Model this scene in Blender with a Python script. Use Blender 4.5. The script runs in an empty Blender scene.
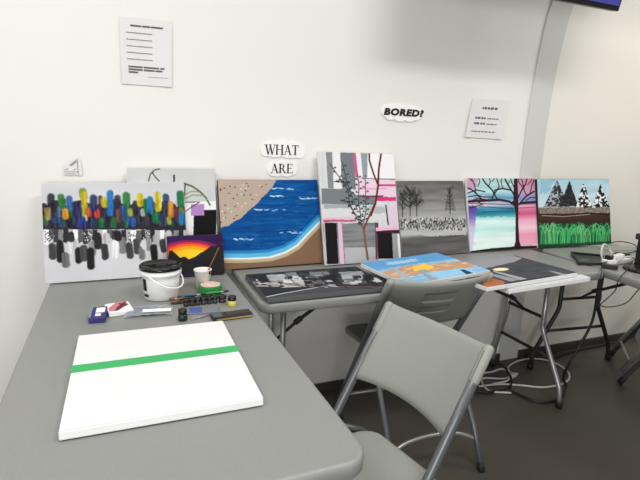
import bpy, bmesh, math, random
import numpy as np
from mathutils import Vector, Matrix
random.seed(7); rng = np.random.default_rng(7)
C = bpy.context.scene.collection
PI = math.pi

# ---------------------------------------------------------------- camera, world, lights, exposure
cd = bpy.data.cameras.new('camera'); cam = bpy.data.objects.new('camera', cd); C.objects.link(cam)
cd.sensor_width = 36; cd.sensor_fit = 'HORIZONTAL'; cd.lens = 484.816*36/640; cd.clip_start = .02
Rv = Vector((0.92688535, -0.37361553, 0.0359859)); Uv = Vector((0.04410719, 0.2036277, 0.97805435)); Fv = Vector((0.37274402, 0.90495701, -0.20521866))
m = Matrix((Rv, Uv, -Fv)).transposed().to_4x4(); m.translation = Vector((0, 0, 1.3176)); cam.matrix_world = m
bpy.context.scene.camera = cam
sc = bpy.context.scene
sc.view_settings.view_transform = 'Standard'; sc.view_settings.look = 'None'; sc.view_settings.gamma = 1
sc.view_settings.use_curve_mapping = False; sc.view_settings.exposure = 0.44
w = bpy.data.worlds.new('world'); sc.world = w; w.use_nodes = True
w.node_tree.nodes['Background'].inputs[0].default_value = (.9, .95, 1, 1); w.node_tree.nodes['Background'].inputs[1].default_value = .05
def area(name, loc, target, sx, sy, power, col=(1, .98, .94)):
    l = bpy.data.lights.new(name, 'AREA'); l.shape = 'RECTANGLE'; l.size = sx; l.size_y = sy; l.energy = power; l.color = col
    o = bpy.data.objects.new(name, l); C.objects.link(o); o.location = loc
    o.rotation_euler = (Vector(target)-Vector(loc)).to_track_quat('-Z', 'Y').to_euler()
    return o
area('light_key', (-1.1, .35, 2.62), (-.2, 1.9, .9), 1.3, .5, 18, (1, .985, .965))
area('light_right', (3.4, 1.0, 2.82), (3.2, 1.9, .9), 1.2, .4, 19, (1, .975, .94))
area('light_room', (1.1, .15, 2.92), (1.0, .9, 0), 1.1, .35, 24, (1, .985, .96))
area('light_added_fill', (-.5, -1.7, 1.15), (1.1, 1.5, .7), 1.2, 1.0, 34, (.97, .98, 1))  # added low fill behind the camera, brightens the chair back; no real opening there

# ---------------------------------------------------------------- materials
def lin(c):
    c = np.asarray(c, float)/255
    return np.where(c <= .04045, c/12.92, ((c+.055)/1.055)**2.4)
def mat(name, col, rough=.6, metal=0, var=.0, scale=20, bump=0, bscale=200, emit=None, spec=.5, alpha=None, trans=0):
    M = bpy.data.materials.new(name); M.use_nodes = True; nt = M.node_tree; b = nt.nodes['Principled BSDF']
    c = tuple(lin(col))+(1,)
    b.inputs['Base Color'].default_value = c; b.inputs['Roughness'].default_value = rough; b.inputs['Metallic'].default_value = metal
    b.inputs['Specular IOR Level'].default_value = spec
    tc = nt.nodes.new('ShaderNodeTexCoord')
    if var:
        n = nt.nodes.new('ShaderNodeTexNoise'); n.inputs['Scale'].default_value = scale; n.inputs['Detail'].default_value = 6
        nt.links.new(tc.outputs['Object'], n.inputs['Vector'])
        r = nt.nodes.new('ShaderNodeValToRGB'); r.color_ramp.elements[0].position = .3; r.color_ramp.elements[1].position = .7
        r.color_ramp.elements[0].color = tuple(min(1, x*(1-var)) for x in c[:3])+(1,); r.color_ramp.elements[1].color = tuple(min(1, x*(1+var)) for x in c[:3])+(1,)
        nt.links.new(n.outputs['Fac'], r.inputs['Fac']); nt.links.new(r.outputs['Color'], b.inputs['Base Color'])
    if bump:
        n2 = nt.nodes.new('ShaderNodeTexNoise'); n2.inputs['Scale'].default_value = bscale
        nt.links.new(tc.outputs['Object'], n2.inputs['Vector'])
        bp = nt.nodes.new('ShaderNodeBump'); bp.inputs['Strength'].default_value = bump; bp.inputs['Distance'].default_value = .002
        nt.links.new(n2.outputs['Fac'], bp.inputs['Height']); nt.links.new(bp.outputs['Normal'], b.inputs['Normal'])
    if emit:
        b.inputs['Emission Color'].default_value = tuple(lin(emit[0]))+(1,); b.inputs['Emission Strength'].default_value = emit[1]
    if trans: b.inputs['Transmission Weight'].default_value = trans
    if alpha is not None: b.inputs['Alpha'].default_value = alpha
    return M
M_wall = mat('wall_paint', (233, 232, 228), .75, var=.012, scale=1.6, bump=.15, bscale=60)
M_wall2 = mat('wall_paint_warm', (233, 229, 220), .75, var=.012, scale=1.6, bump=.15, bscale=60)
M_rib = mat('rib_paint', (208, 208, 203), .7, var=.015, scale=3)
M_floor = mat('floor_vinyl', (78, 73, 65), .42, var=.10, scale=3.5, bump=.1, bscale=90)
M_base = mat('baseboard_dark', (62, 60, 56), .6, var=.1, scale=9)
M_top = mat('table_plastic', (138, 139, 136), .42, var=.035, scale=260, bump=.25, bscale=420)
M_chair = mat('chair_plastic', (146, 148, 141), .5, var=.02, scale=200, bump=.2, bscale=380)
M_tube = mat('grey_tube', (104, 107, 110), .38, metal=.35)
M_tubed = mat('dark_tube', (48, 48, 48), .45, metal=.3)
M_silver = mat('silver_tube', (165, 166, 165), .33, metal=.6)
M_rubber = mat('black_rubber', (22, 22, 22), .7)
M_canvas = mat('canvas_white', (230, 230, 229), .85, bump=.15, bscale=900)
M_canvasedge = mat('canvas_grey_edge', (176, 176, 178), .85)
M_paper = mat('paper', (225, 225, 224), .85)
M_card = mat('card_white', (243, 243, 241), .8)
M_ink = mat('ink', (22, 22, 22), .8)
M_inkg = mat('ink_soft', (92, 92, 90), .8)
M_white = mat('white_plastic', (240, 240, 238), .35)
M_cupw = mat('paper_cup', (234, 233, 228), .6)
M_black = mat('black_plastic', (20, 20, 21), .35)
M_black2 = mat('black_plastic_soft', (38, 38, 40), .5)
M_paintblack = mat('wet_black_paint', (16, 16, 17), .12)
M_greenroll = mat('green_tape', (38, 140, 66), .5)
M_greentape = mat('green_masking_tape', (58, 172, 98), .7, var=.03, scale=60)
M_pink = mat('pink_print', (206, 120, 132), .5)
M_red = mat('dark_red_print', (96, 24, 40), .5)
M_indigo = mat('indigo_print', (52, 44, 116), .4)
M_clear = mat('clear_film', (178, 186, 196), .12, alpha=.5)
M_bluegrey = mat('blue_grey_card', (96, 112, 148), .4)
M_wood = mat('orange_wood', (196, 120, 52), .5)
M_wood2 = mat('brown_wood', (120, 78, 50), .5)
M_teal = mat('teal_lacquer', (40, 92, 110), .35)
M_yellow = mat('yellow_paint', (214, 196, 92), .4)
M_gold = mat('gold_strip', (172, 146, 78), .4)
M_greycable = mat('white_cable', (205, 204, 198), .5)
M_blackcable = mat('black_cable', (24, 24, 24), .5)
M_pad = mat('grey_pad', (150, 150, 144), .7)
M_screen = mat('tv_screen', (20, 20, 40), .2, emit=((62, 62, 140), .8))
M_tray = mat('dark_tray', (58, 58, 56), .4)
M_art = bpy.data.materials.new('painted_artwork'); M_art.use_nodes = True
_nt = M_art.node_tree; _a = _nt.nodes.new('ShaderNodeVertexColor'); _a.layer_name = 'paint'
_nt.links.new(_a.outputs['Color'], _nt.nodes['Principled BSDF'].inputs['Base Color']); _nt.nodes['Principled BSDF'].inputs['Roughness'].default_value = .8; _nt.nodes['Principled BSDF'].inputs['Specular IOR Level'].default_value = .15
_n = _nt.nodes.new('ShaderNodeTexNoise'); _n.inputs['Scale'].default_value = 320; _b = _nt.nodes.new('ShaderNodeBump'); _b.inputs['Strength'].default_value = .25; _b.inputs['Distance'].default_value = .001
_nt.links.new(_n.outputs['Fac'], _b.inputs['Height']); _nt.links.new(_b.outputs['Normal'], _nt.nodes['Principled BSDF'].inputs['Normal'])

# ---------------------------------------------------------------- helpers
def link(name, me, m, parent=None, smooth=False):
    o = bpy.data.objects.new(name, me); C.objects.link(o)
    if m: me.materials.append(m)
    if parent: o.parent = parent
    if smooth:
        for p in me.polygons: p.use_smooth = True
    return o
def fin(name, bm, m, parent=None, smooth=False):
    bmesh.ops.recalc_face_normals(bm, faces=bm.faces)
    me = bpy.data.meshes.new(name); bm.to_mesh(me); bm.free()
    return link(name, me, m, parent, smooth)
def tag(o, label=None, cat=None, group=None, kind=None):
    if label: o['label'] = label
    if cat: o['category'] = cat
    if group: o['group'] = group
    if kind: o['kind'] = kind
    return o
def empty(name, loc=(0, 0, 0), rz=0):
    o = bpy.data.objects.new(name, None); C.objects.link(o); o.location = loc; o.rotation_euler = (0, 0, rz); o.empty_display_size = .05
    return o
def box(bm, c, s, rot=None, bev=0):
    r = bmesh.ops.create_cube(bm, size=1)
    bmesh.ops.scale(bm, vec=s, verts=r['verts'])
    if bev:
        e = list({e for v in r['verts'] for e in v.link_edges})
        rr = bmesh.ops.bevel(bm, geom=e, offset=bev, segments=2, profile=.5, affect='EDGES')
        vs = list({v for f in rr['faces'] for v in f.verts} | {v for v in r['verts'] if v.is_valid})
    else: vs = r['verts']
    if rot: bmesh.ops.rotate(bm, cent=(0, 0, 0), matrix=rot, verts=vs)
    bmesh.ops.translate(bm, vec=c, verts=vs); return vs
def smoothpts(pts, n=6):
    P = [Vector(p) for p in pts]; P = [2*P[0]-P[1]]+P+[2*P[-1]-P[-2]]; out = []
    for i in range(1, len(P)-2):
        for k in range(n):
            t = k/n; a, b, c, d = P[i-1:i+3]
            out.append(.5*((2*b)+(c-a)*t+(2*a-5*b+4*c-d)*t*t+(-a+3*b-3*c+d)*t**3))
    out.append(P[-2]); return out
def tube(bm, pts, r, seg=10, caps=True, sy=1.0):
    pts = [Vector(p) for p in pts]; rings = []; up = None
    for i, p in enumerate(pts):
        d = (pts[min(i+1, len(pts)-1)]-pts[max(i-1, 0)]).normalized()
        if up is None: up = Vector((0, 0, 1)) if abs(d.z) < .9 else Vector((1, 0, 0))
        x = d.cross(up).normalized(); y = x.cross(d).normalized(); up = y
        rr = r[i] if isinstance(r, (list, tuple)) else r
        rings.append([bm.verts.new(p+x*math.cos(2*PI*k/seg)*rr+y*math.sin(2*PI*k/seg)*rr*sy) for k in range(seg)])
    for a, b in zip(rings, rings[1:]):
        for k in range(seg): bm.faces.new((a[k], a[(k+1) % seg], b[(k+1) % seg], b[k]))
    if caps: bm.faces.new(rings[0]); bm.faces.new(rings[-1])
def lathe(bm, prof, c=(0, 0, 0), seg=40):
    rings = []
    for r, z in prof:
        if r < 1e-6: rings.append([bm.verts.new((c[0], c[1], c[2]+z))])
        else: rings.append([bm.verts.new((c[0]+r*math.cos(2*PI*k/seg), c[1]+r*math.sin(2*PI*k/seg), c[2]+z)) for k in range(seg)])
    for a, b in zip(rings, rings[1:]):
        for k in range(seg):
            k2 = (k+1) % seg
            if len(a) == 1: bm.faces.new((a[0], b[k], b[k2]))
            elif len(b) == 1: bm.faces.new((a[k], a[k2], b[0]))
            else: bm.faces.new((a[k], a[k2], b[k2], b[k]))
def prism(bm, pts, z0, z1, f=lambda x, y, z: (x, y, z)):
    a = [bm.verts.new(f(x, y, z0)) for x, y in pts]; b = [bm.verts.new(f(x, y, z1)) for x, y in pts]; n = len(pts)
    bm.faces.new(a); bm.faces.new(b)
    for i in range(n): bm.faces.new((a[i], a[(i+1) % n], b[(i+1) % n], b[i]))
def rrect(x0, y0, x1, y1, r, n=8):
    out = []
    for cx, cy, a in ((x1-r, y1-r, 0), (x0+r, y1-r, 90), (x0+r, y0+r, 180), (x1-r, y0+r, 270)):
        for k in range(n+1):
            t = math.radians(a+90*k/n); out.append((cx+r*math.cos(t), cy+r*math.sin(t)))
    return out
def mtube(name, pts, r, m, parent=None, sm=0, seg=10, sy=1.0):
    bm = bmesh.new(); tube(bm, smoothpts(pts, sm) if sm else pts, r, seg, sy=sy); return fin(name, bm, m, parent, True)
def mbox(name, c, s, m, parent=None, rz=0, bev=0, rot=None):
    bm = bmesh.new(); box(bm, c, s, rot or (Matrix.Rotation(rz, 3, 'Z') if rz else None), bev); return fin(name, bm, m, parent)

# ---------------------------------------------------------------- structure: vaulted room
PROF = [(2.175, 0), (2.175, .7), (2.175, 1.3), (2.172, 1.48), (2.163, 1.64), (2.142, 1.84), (2.105, 2.04), (2.0, 2.27), (1.84, 2.52), (1.58, 2.75), (1.2, 2.94), (.65, 3.07), (0, 3.11)]
def wallY(z):
    for (y0, z0), (y1, z1) in zip(PROF, PROF[1:]):
        if z0 <= z <= z1: return y0+(y1-y0)*(z-z0)/(z1-z0)
    return 2.175
def sm_prof(ps):
    return [(p.x, p.y) for p in smoothpts([(a, b, 0) for a, b in ps], 6)]
def vault(name, prof, x0, x1, m, t=.12, off=0):
    bm = bmesh.new(); n = len(prof)
    def nrm(i):
        a = Vector(prof[max(i-1, 0)]); b = Vector(prof[min(i+1, n-1)]); d = (b-a).normalized(); return Vector((d.y, -d.x))
    inn = [Vector(prof[i])-nrm(i)*off for i in range(n)]; out = [Vector(prof[i])+nrm(i)*t for i in range(n)]
    L = []
    for x in (x0, x1):
        L.append([bm.verts.new((x, p.x, p.y)) for p in inn]); L.append([bm.verts.new((x, p.x, p.y)) for p in out])
    a, b, c, d = L
    for i in range(n-1):
        bm.faces.new((a[i], a[i+1], c[i+1], c[i])).smooth = True; bm.faces.new((b[i], b[i+1], d[i+1], d[i]))
        bm.faces.new((a[i], a[i+1], b[i+1], b[i])); bm.faces.new((c[i], c[i+1], d[i+1], d[i]))
    bm.faces.new((a[0], b[0], d[0], c[0])); bm.faces.new((a[-1], b[-1], d[-1], c[-1]))
    for e in bm.edges: e.smooth = len(e.link_faces) == 2 and e.link_faces[0].smooth and e.link_faces[1].smooth
    o = fin(name, bm, m); o['kind'] = 'structure'; return o
XL, XR, XA, XB = -2.6, 6.0, 2.125, 2.275
low = sm_prof(PROF[:8]); high = sm_prof(PROF[7:]); YF = -2.4
front = [(-(y)+(-.225), z) for y, z in low]
vault('wall_back', low, XL, XA, M_wall)
vault('wall_back_right', low, XB, XR, M_wall2)
vault('trim_1', sm_prof(PROF), XA, XB, M_rib, t=.10, off=.008)
mir = [(-.225-y, z) for y, z in high][::-1]
vault('ceiling', high+[(-.2, 3.11)]+mir[1:], XL, XR, M_wall)
def mirwall():
    bm = bmesh.new(); pr = [(-.225-y, z) for y, z in low]
    a = [bm.verts.new((XL, y, z)) for y, z in pr]; b = [bm.verts.new((XR, y, z)) for y, z in pr]
    c = [bm.verts.new((XL, y-.12, z)) for y, z in pr]; d = [bm.verts.new((XR, y-.12, z)) for y, z in pr]
    for i in range(len(pr)-1):
        bm.faces.new((a[i], a[i+1], b[i+1], b[i])); bm.faces.new((c[i], c[i+1], d[i+1], d[i]))
    bm.faces.new((a[0], b[0], d[0], c[0])); bm.faces.new((a[-1], b[-1], d[-1], c[-1]))
    o = fin('wall_front', bm, M_wall); o['kind'] = 'structure'
mirwall()
for nm, x in (('wall_left', XL-.05), ('wall_right', XR+.05)):
    o = mbox(nm, (x, -.1, 1.56), (.1, 4.9, 3.3), M_wall); o['kind'] = 'structure'
o = mbox('floor', ((XL+XR)/2, -.1, -.05), (XR-XL+.2, 4.9, .1), M_floor); o['kind'] = 'structure'
o = mbox('baseboard_back', ((XL+XA)/2, 2.166, .024), (XA-XL, .016, .048), M_base); o['kind'] = 'structure'
o = mbox('baseboard_right', ((XR+XB)/2, 2.166, .024), (XR-XB, .016, .048), M_base); o['kind'] = 'structure'

# ---------------------------------------------------------------- folding tables
TZ = .74
def tabletop(bm, L, W, z=TZ, r=.055):
    # outline, outer rim with rounded upper edge and hollow underside
    prof = [(.004, 0), (.001, .004), (0, .010), (0, .034), (.004, .040), (.022, .040), (.022, .018)]
    prof = [(.011, 0), (.005, .0012), (.0015, .005), (0, .011), (.0015, .033), (.005, .038), (.010, .040), (.020, .040), (.022, .020)]
    rings = []
    for ins, dz in prof:
        rings.append([bm.verts.new((x, y, z-dz)) for x, y in rrect(-L/2+ins, -W/2+ins, L/2-ins, W/2-ins, max(r-ins, .012), 10)])
    n = len(rings[0])
    bm.faces.new(rings[0])
    for a, b in zip(rings, rings[1:]):
        for k in range(n): bm.faces.new((a[k], a[(k+1) % n], b[(k+1) % n], b[k])).smooth = True
    bm.faces.new(rings[-1])
def leg_set(root, x, ys, feet, m, m2, brace_to, side, xs_foot=None):
    """two wishbone legs in the plane x: straight, kicked outward, then upright to the foot"""
    zt = .70
    for y, yf in zip(ys, feet):
        lg = mtube('leg', smoothleg([(x, y, zt), (x, y, .37), (x, yf+(y-yf)*.06, .10), (x, yf, .012)]), .0125, m, root)
        bm = bmesh.new(); lathe(bm, [(0, 0), (.017, 0), (.0175, .03), (.0135, .034)], (x, yf, 0), 16); fin('rubber_foot', bm, M_rubber, lg, True)
    mtube('crossbar', [(x, ys[0], .43), (x, ys[1], .43)], .009, m2, root)
    fy = lambda k: feet[k]+(ys[k]-feet[k])*.52
    mtube('crossbar', [(x, fy(0), .235), (x, fy(1), .235)], .009, m2, root); mtube('crossbar', [(x, ys[0]-.06, .69), (x, ys[1]+.06, .69)], .012, m2, root)
    ym = (ys[0]+ys[1])/2
    mtube('folding_brace', [(x, ym, .43), (x+side*.09, ym, .50), (brace_to, ym, .695)], [.006, .008, .010], m2, root)
    mbox('brace_joint', (x+side*.10, ym, .508), (.04, .022, .022), m2, root, rot=Matrix.Rotation(-side*.6, 3, 'Y'), bev=.004)
def smoothleg(p):
    out = []
    for i, q in enumerate(p):
        q = Vector(q)
        if 0 < i < len(p)-1:
            a = Vector(p[i-1]); b = Vector(p[i+1]); da = (a-q).normalized()*.03; db = (b-q).normalized()*.03
            for k in range(6):
                t = k/5; out.append((q+da)*(1-t)**2+q*2*t*(1-t)+(q+db)*t*t)
        else: out.append(q)
    return out
def table(loc, rz, L, W, label, sets, mleg, mdark):
    root = empty('folding_table', loc, rz); tag(root, label, 'table')
    bm = bmesh.new(); tabletop(bm, L, W); fin('tabletop', bm, M_top, root)
    for x, ys, feet, bt, side in sets: leg_set(root, x, ys, feet, mleg, mdark, bt, side)
    return root
# near table: long axis along Y
t1 = table((.068, 1.3955, 0), PI/2+.010, 1.41, .674, 'grey plastic folding table nearest the camera, holding the taped blank canvas', [
    (-.52, (-.13, .13), (-.24, .24), -.2, 1), (.52, (-.13, .13), (-.24, .24), .2, -1)], M_tube, M_tubed)
# back table along the wall: local = world - (1.2825, 1.83)
cx, cy = 1.2825, 1.832
t2 = table((cx+.010, cy, 0), 0, 1.722, .54, 'grey folding table along the wall under the leaning paintings and flat canvases', [
    (.60-cx, (1.86-cy, 2.04-cy), (1.66-cy, 2.13-cy), .98-cx, 1), (2.03-cx, (1.80-cy, 2.060-cy), (1.632-cy, 2.13-cy), 1.50-cx, -1)], M_silver, M_tubed)
R3 = math.radians(-6)
t3 = table((2.498, 1.444, 0), R3+PI/2, 1.16, .70, 'grey folding table at the right edge carrying the tangle of cables and power strip', [
    (.55, (-.12, .165), (-.27, .32), .1, -1), (-.5, (-.155, .15), (-.30, .31), -.1, 1)], M_tubed, M_tubed)

# ---------------------------------------------------------------- folding chairs
LEAN = .21/.35; ZT = .785
def backrest_mesh(W, slots):
    """local: x sideways, y forward (u), z up"""
    ns, nz = 28, 16; th = .018
    def pt(s, t):  # s -1..1, t 0 top..1 bottom
        zt = ZT-.008*(1-s*s)+.004*abs(s)**6; zb = ZT-.232+.006*(1-abs(s)**2.4)
        z = zt+(zb-zt)*t
        u = (ZT-z)*LEAN-.036*(1-s*s)
        return Vector((s*W, u, z))
    me = bmesh.new(); F = []; B = []
    N = Vector((0, math.cos(math.atan(LEAN)), math.sin(math.atan(LEAN))*.9))
    for j in range(nz+1):
        t = j/nz; F.append([]); B.append([])
        for i in range(ns+1):
            s = -1+2*i/ns; p = pt(s, t); k = min(1, min(t, 1-t)*9+.35)*th/2
            F[-1].append(me.verts.new(p+N*k)); B[-1].append(me.verts.new(p-N*k))
    for j in range(nz):
        for i in range(ns):
            me.faces.new((F[j][i], F[j][i+1], F[j+1][i+1], F[j+1][i])).smooth = True
            me.faces.new((B[j][i], B[j+1][i], B[j+1][i+1], B[j][i+1])).smooth = True
    for i in range(ns):
        me.faces.new((F[0][i], B[0][i], B[0][i+1], F[0][i+1])).smooth = True
        me.faces.new((F[nz][i], F[nz][i+1], B[nz][i+1], B[nz][i])).smooth = True
    for j in range(nz):
        me.faces.new((F[j][0], F[j+1][0], B[j+1][0], B[j][0])); me.faces.new((F[j][ns], B[j][ns], B[j+1][ns], F[j+1][ns]))
    bmesh.ops.recalc_face_normals(me, faces=me.faces)
    m_ = bpy.data.meshes.new('backrest'); me.to_mesh(m_); me.free()
    if slots:
        o = bpy.data.objects.new('backrest', m_); C.objects.link(o); cut = []
        for z, hw, hh in ((ZT-.084, .072, .022), (ZT-.146, .068, .017)):
            u = (ZT-z)*LEAN-.036-.0185
            c = mbox('cutter', (0, u, z), (hw*2, .026, hh*2), None, rot=Matrix.Rotation(math.atan(LEAN), 3, 'X')); cut.append(c)
            md = o.modifiers.new('b', 'BOOLEAN'); md.object = c; md.operation = 'DIFFERENCE'; md.solver = 'EXACT'
        dg = bpy.context.evaluated_depsgraph_get(); m2 = bpy.data.meshes.new_from_object(o.evaluated_get(dg)); m2.name = 'backrest'
        bpy.data.objects.remove(o)
        for c in cut: bpy.data.objects.remove(c)
        m_ = m2; m_.materials.clear()
    return m_
def chair(loc, deg, label, Wt=.222, slots=True, dx=0, sz=0, sy_=.01):
    root = empty('folding_chair', (loc[0], loc[1], 0), math.radians(deg-90)); tag(root, label, 'chair')
    link('backrest', backrest_mesh(Wt-.006, slots), M_chair, root)
    for s in (-1, 1):
        P = [(s*Wt, (ZT-z)*LEAN, z) for z in (ZT-.012, .60, .45, .2)]+[(s*Wt, ZT*LEAN-.012, .015)]
        fr = mtube('front_leg', P, .0125, M_tube, root, seg=12, sy=1.25)
        bm = bmesh.new(); tube(bm, [(s*Wt, (ZT-z)*LEAN, z) for z in (ZT+.005, ZT+.002, ZT-.006, ZT-.085, ZT-.091)], [.007, .0125, .0155, .0155, .0135], 14); fin('corner_sleeve', bm, M_chair, root, True)
        bm = bmesh.new(); tube(bm, [(s*Wt, ZT*LEAN-.014, .03), (s*Wt, ZT*LEAN-.006, 0)], .0165); fin('rubber_foot', bm, M_rubber, fr, True)
        rl = mtube('rear_leg', smoothleg([(s*(Wt-.028), .24, .43), (s*(Wt-.028), .10, .36), (s*(Wt-.022), -.03, .16), (s*(Wt-.018), -.095, .014)]), .0115, M_tube, root)
        bm = bmesh.new(); tube(bm, [(s*(Wt-.018), -.088, .03), (s*(Wt-.018), -.100, 0)], .0155); fin('rubber_foot', bm, M_rubber, rl, True)
        mbox('hinge_bracket', (s*(Wt-.014), .215, .41), (.010, .06, .06), M_black, root, bev=.003)
    w2 = Wt-.022
    mtube('stretcher', [(-w2, -.045, .115), (-w2*.6, -.03, .145), (0, -.025, .155), (w2*.6, -.03, .145), (w2, -.045, .115)], .008, M_silver, root, sm=5)
    mtube('front_stretcher', [(-Wt, (ZT-.13)*LEAN, .13), (0, (ZT-.13)*LEAN, .13), (Wt, (ZT-.13)*LEAN, .13)], .008, M_silver, root)
    # seat: dished rounded panel, narrower at the back
    bm = bmesh.new(); rings = []
    for ins, z in ((.028, .4355), (.012, .438), (.004, .435), (0, .428), (.003, .416), (.014, .410)):
        pts = rrect(-.19+ins, .145+ins, .19-ins, .51-ins, .055-ins*.6, 8)
        rings.append([bm.verts.new((dx+x*(.76+.24*min(1, max(0, (y-.145)/.25))**.8), y+sy_, z+sz)) for x, y in pts])
    n = len(rings[0])
    for a, b in zip(rings, rings[1:]):
        for k in range(n): bm.faces.new((a[k], a[(k+1) % n], b[(k+1) % n], b[k])).smooth = True
    bm.faces.new(rings[0]); bm.faces.new(rings[-1]); fin('seat', bm, M_chair, root)
    return root
ZT = .812
chair((1.120, 1.475), 87.3, 'grey folding chair with two slots in its backrest, pushed under the long wall table')
ZT = .785
chair((.853, 1.143), 191.8, 'grey folding chair in the foreground beside the near table, turned sideways', Wt=.198, dx=-.052, sz=-.010, sy_=-.014)
def folded_chair(A, side, leanv, label):
    """folded flat: tubes, backrest and seat share one leaning plane"""
    X = Vector((side[0], side[1], 0)).normalized(); Zv = Vector((leanv[0], leanv[1], leanv[2])).normalized(); Yv = Zv.cross(X).normalized(); X = Yv.cross(Zv).normalized()
    root = empty('folding_chair', A); root.rotation_euler = Matrix((X, Yv, Zv)).transposed().to_euler(); tag(root, label, 'chair')
    for sx in (0, .42):
        fr = mtube('front_leg', [(sx, 0, .012), (sx, 0, .92)], .0125, M_tube, root, seg=12)
        bm = bmesh.new(); tube(bm, [(sx, 0, 0), (sx, 0, .035)], .0165); fin('rubber_foot', bm, M_rubber, fr, True)
        xi = sx+(.03 if sx == 0 else -.03); mtube('rear_leg', [(xi, .026, .05), (xi, .026, .52)], .0115, M_silver, root)
        bm = bmesh.new(); tube(bm, [(sx, 0, .80), (sx, 0, .925), (sx, 0, .93)], [.0155, .0155, .008], 14); fin('corner_sleeve', bm, M_chair, root, True)
    bm = bmesh.new(); box(bm, (.21, 0, .82), (.41, .018, .21), None, .006); fin('backrest', bm, M_chair, root)
    bm = bmesh.new(); pts = rrect(.035, .20, .385, .56, .06)
    prism(bm, pts, -.022, -.002, lambda x, y, z: (x, z, y)); fin('seat', bm, M_chair, root)
    mtube('stretcher', [(.03, .026, .12), (.39, .026, .12)], .008, M_silver, root)
    return root
folded_chair((2.603, 1.715, .004), (.72, .69), (.345, -.36, .87), 'grey folding chair leaning folded at the right edge of the photo')

# ---------------------------------------------------------------- painted canvases
def homog(src, dst):
    A = []; b = []
    for (x, y), (u, v) in zip(src, dst):
        A.append([x, y, 1, 0, 0, 0, -u*x, -u*y]); b.append(u); A.append([0, 0, 0, x, y, 1, -v*x, -v*y]); b.append(v)
    return np.append(np.linalg.solve(np.array(A, float), np.array(b, float)), 1).reshape(3, 3)
def vnoise(shape, fx, fy, seed=0):
    r = np.random.default_rng(seed); g = r.random((fy+2, fx+2)); H, W = shape
    y = np.linspace(0, fy, H); x = np.linspace(0, fx, W); yi = y.astype(int); xi = x.astype(int); ty = (y-yi)[:, None]; tx = (x-xi)[None]
    ty = ty*ty*(3-2*ty); tx = tx*tx*(3-2*tx)
    a = g[np.ix_(yi, xi)]; b = g[np.ix_(yi, xi+1)]; c = g[np.ix_(yi+1, xi)]; d = g[np.ix_(yi+1, xi+1)]
    return (a*(1-tx)+b*tx)*(1-ty)+(c*(1-tx)+d*tx)*ty
class Art:
    """paints onto a raster in the coordinates of a reference quad (TL, TR, BR, BL)"""
    def __init__(s, W, H, quad, bg, step=.0013):
        s.W, s.H = W, H; s.nx, s.ny = int(W/step), int(H/step)
        s.nx -= s.nx % 2; s.ny -= s.ny % 2
        s.h = homog(quad, [(0, 0), (W, 0), (W, H), (0, H)])
        s.k = W/np.hypot(quad[1][0]-quad[0][0], quad[1][1]-quad[0][1])
        s.X, s.Y = np.meshgrid((np.arange(s.nx)+.5)*W/s.nx, (np.arange(s.ny)+.5)*H/s.ny)
        s.img = np.ones((s.ny, s.nx, 3))*np.array(bg, float)
    def t(s, p):
        a = np.array([[x, y, 1] for x, y in p], float)@s.h.T; return a[:, :2]/a[:, 2:]
    def put(s, mask, col, a=1.):
        m_ = (np.clip(mask, 0, 1)*a)[..., None]; s.img = s.img*(1-m_)+np.array(col, float)*m_
    def dist(s, pts, rough=0, seed=0):
        P = s.t(pts); d = np.full(s.X.shape, 9.)
        for (x0, y0), (x1, y1) in zip(P, P[1:]):
            dx, dy = x1-x0, y1-y0; L = dx*dx+dy*dy+1e-12
            t = np.clip(((s.X-x0)*dx+(s.Y-y0)*dy)/L, 0, 1); d = np.minimum(d, np.hypot(s.X-x0-t*dx, s.Y-y0-t*dy))
        return d
    def line(s, pts, w, col, a=1., soft=.0012):
        s.put((w*s.k/2-s.dist(pts))/soft+.5, col, a)
    def dab(s, pts, w, col, a=1., seed=1, soft=.004):
        d = s.dist(pts)+(vnoise(s.X.shape, 60, 12, seed)-.5)*.004
        v = 1+(vnoise(s.X.shape, 110, 5, seed+9)-.5)*.28
        m_ = np.clip((w*s.k/2-d)/soft+.5, 0, 1)*a; s.img = s.img*(1-m_[..., None])+np.clip(np.array(col, float)*v[..., None], 0, 255)*m_[..., None]
    def mask(s, pts, edge=0, seed=3, fx=30, fy=30):
        P = s.t(pts); X = s.X; Y = s.Y
        if edge: X = X+(vnoise(X.shape, fx, fy, seed)-.5)*edge; Y = Y+(vnoise(X.shape, fx, fy, seed+1)-.5)*edge
        m_ = np.zeros(X.shape, bool); j = len(P)-1
        for i in range(len(P)):
            xi, yi = P[i]; xj, yj = P[j]
            with np.errstate(divide='ignore', invalid='ignore'):
                c = ((yi > Y) != (yj > Y)) & (X < (xj-xi)*(Y-yi)/(yj-yi+1e-15)+xi)
            m_ ^= c; j = i
        return m_.astype(float)
    def poly(s, pts, col, a=1., edge=0, seed=3): s.put(s.mask(pts, edge, seed), col, a)
    def blob(s, x, y, rx, ry, col, a=1.):
        c = s.t([(x, y)])[0]; s.put((1-np.hypot((s.X-c[0])/(rx*s.k), (s.Y-c[1])/(ry*s.k)))*4+.5, col, a)
    def streak(s, amt, fx=6, fy=60, seed=5, m_=None):
        v = (vnoise(s.X.shape, fx, fy, seed)-.5)*amt; v = v if m_ is None else v*m_; s.img = np.clip(s.img+v[..., None], 0, 255)
    def grad(s, m_, stops):
        """stops: (v 0..1 down the canvas, colour)"""
        v = s.Y/s.H; col = np.stack([np.interp(v, [q[0] for q in stops], [q[1][c] for q in stops]) for c in range(3)], -1)
        s.img = s.img*(1-m_[..., None])+col*m_[..., None]
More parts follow.
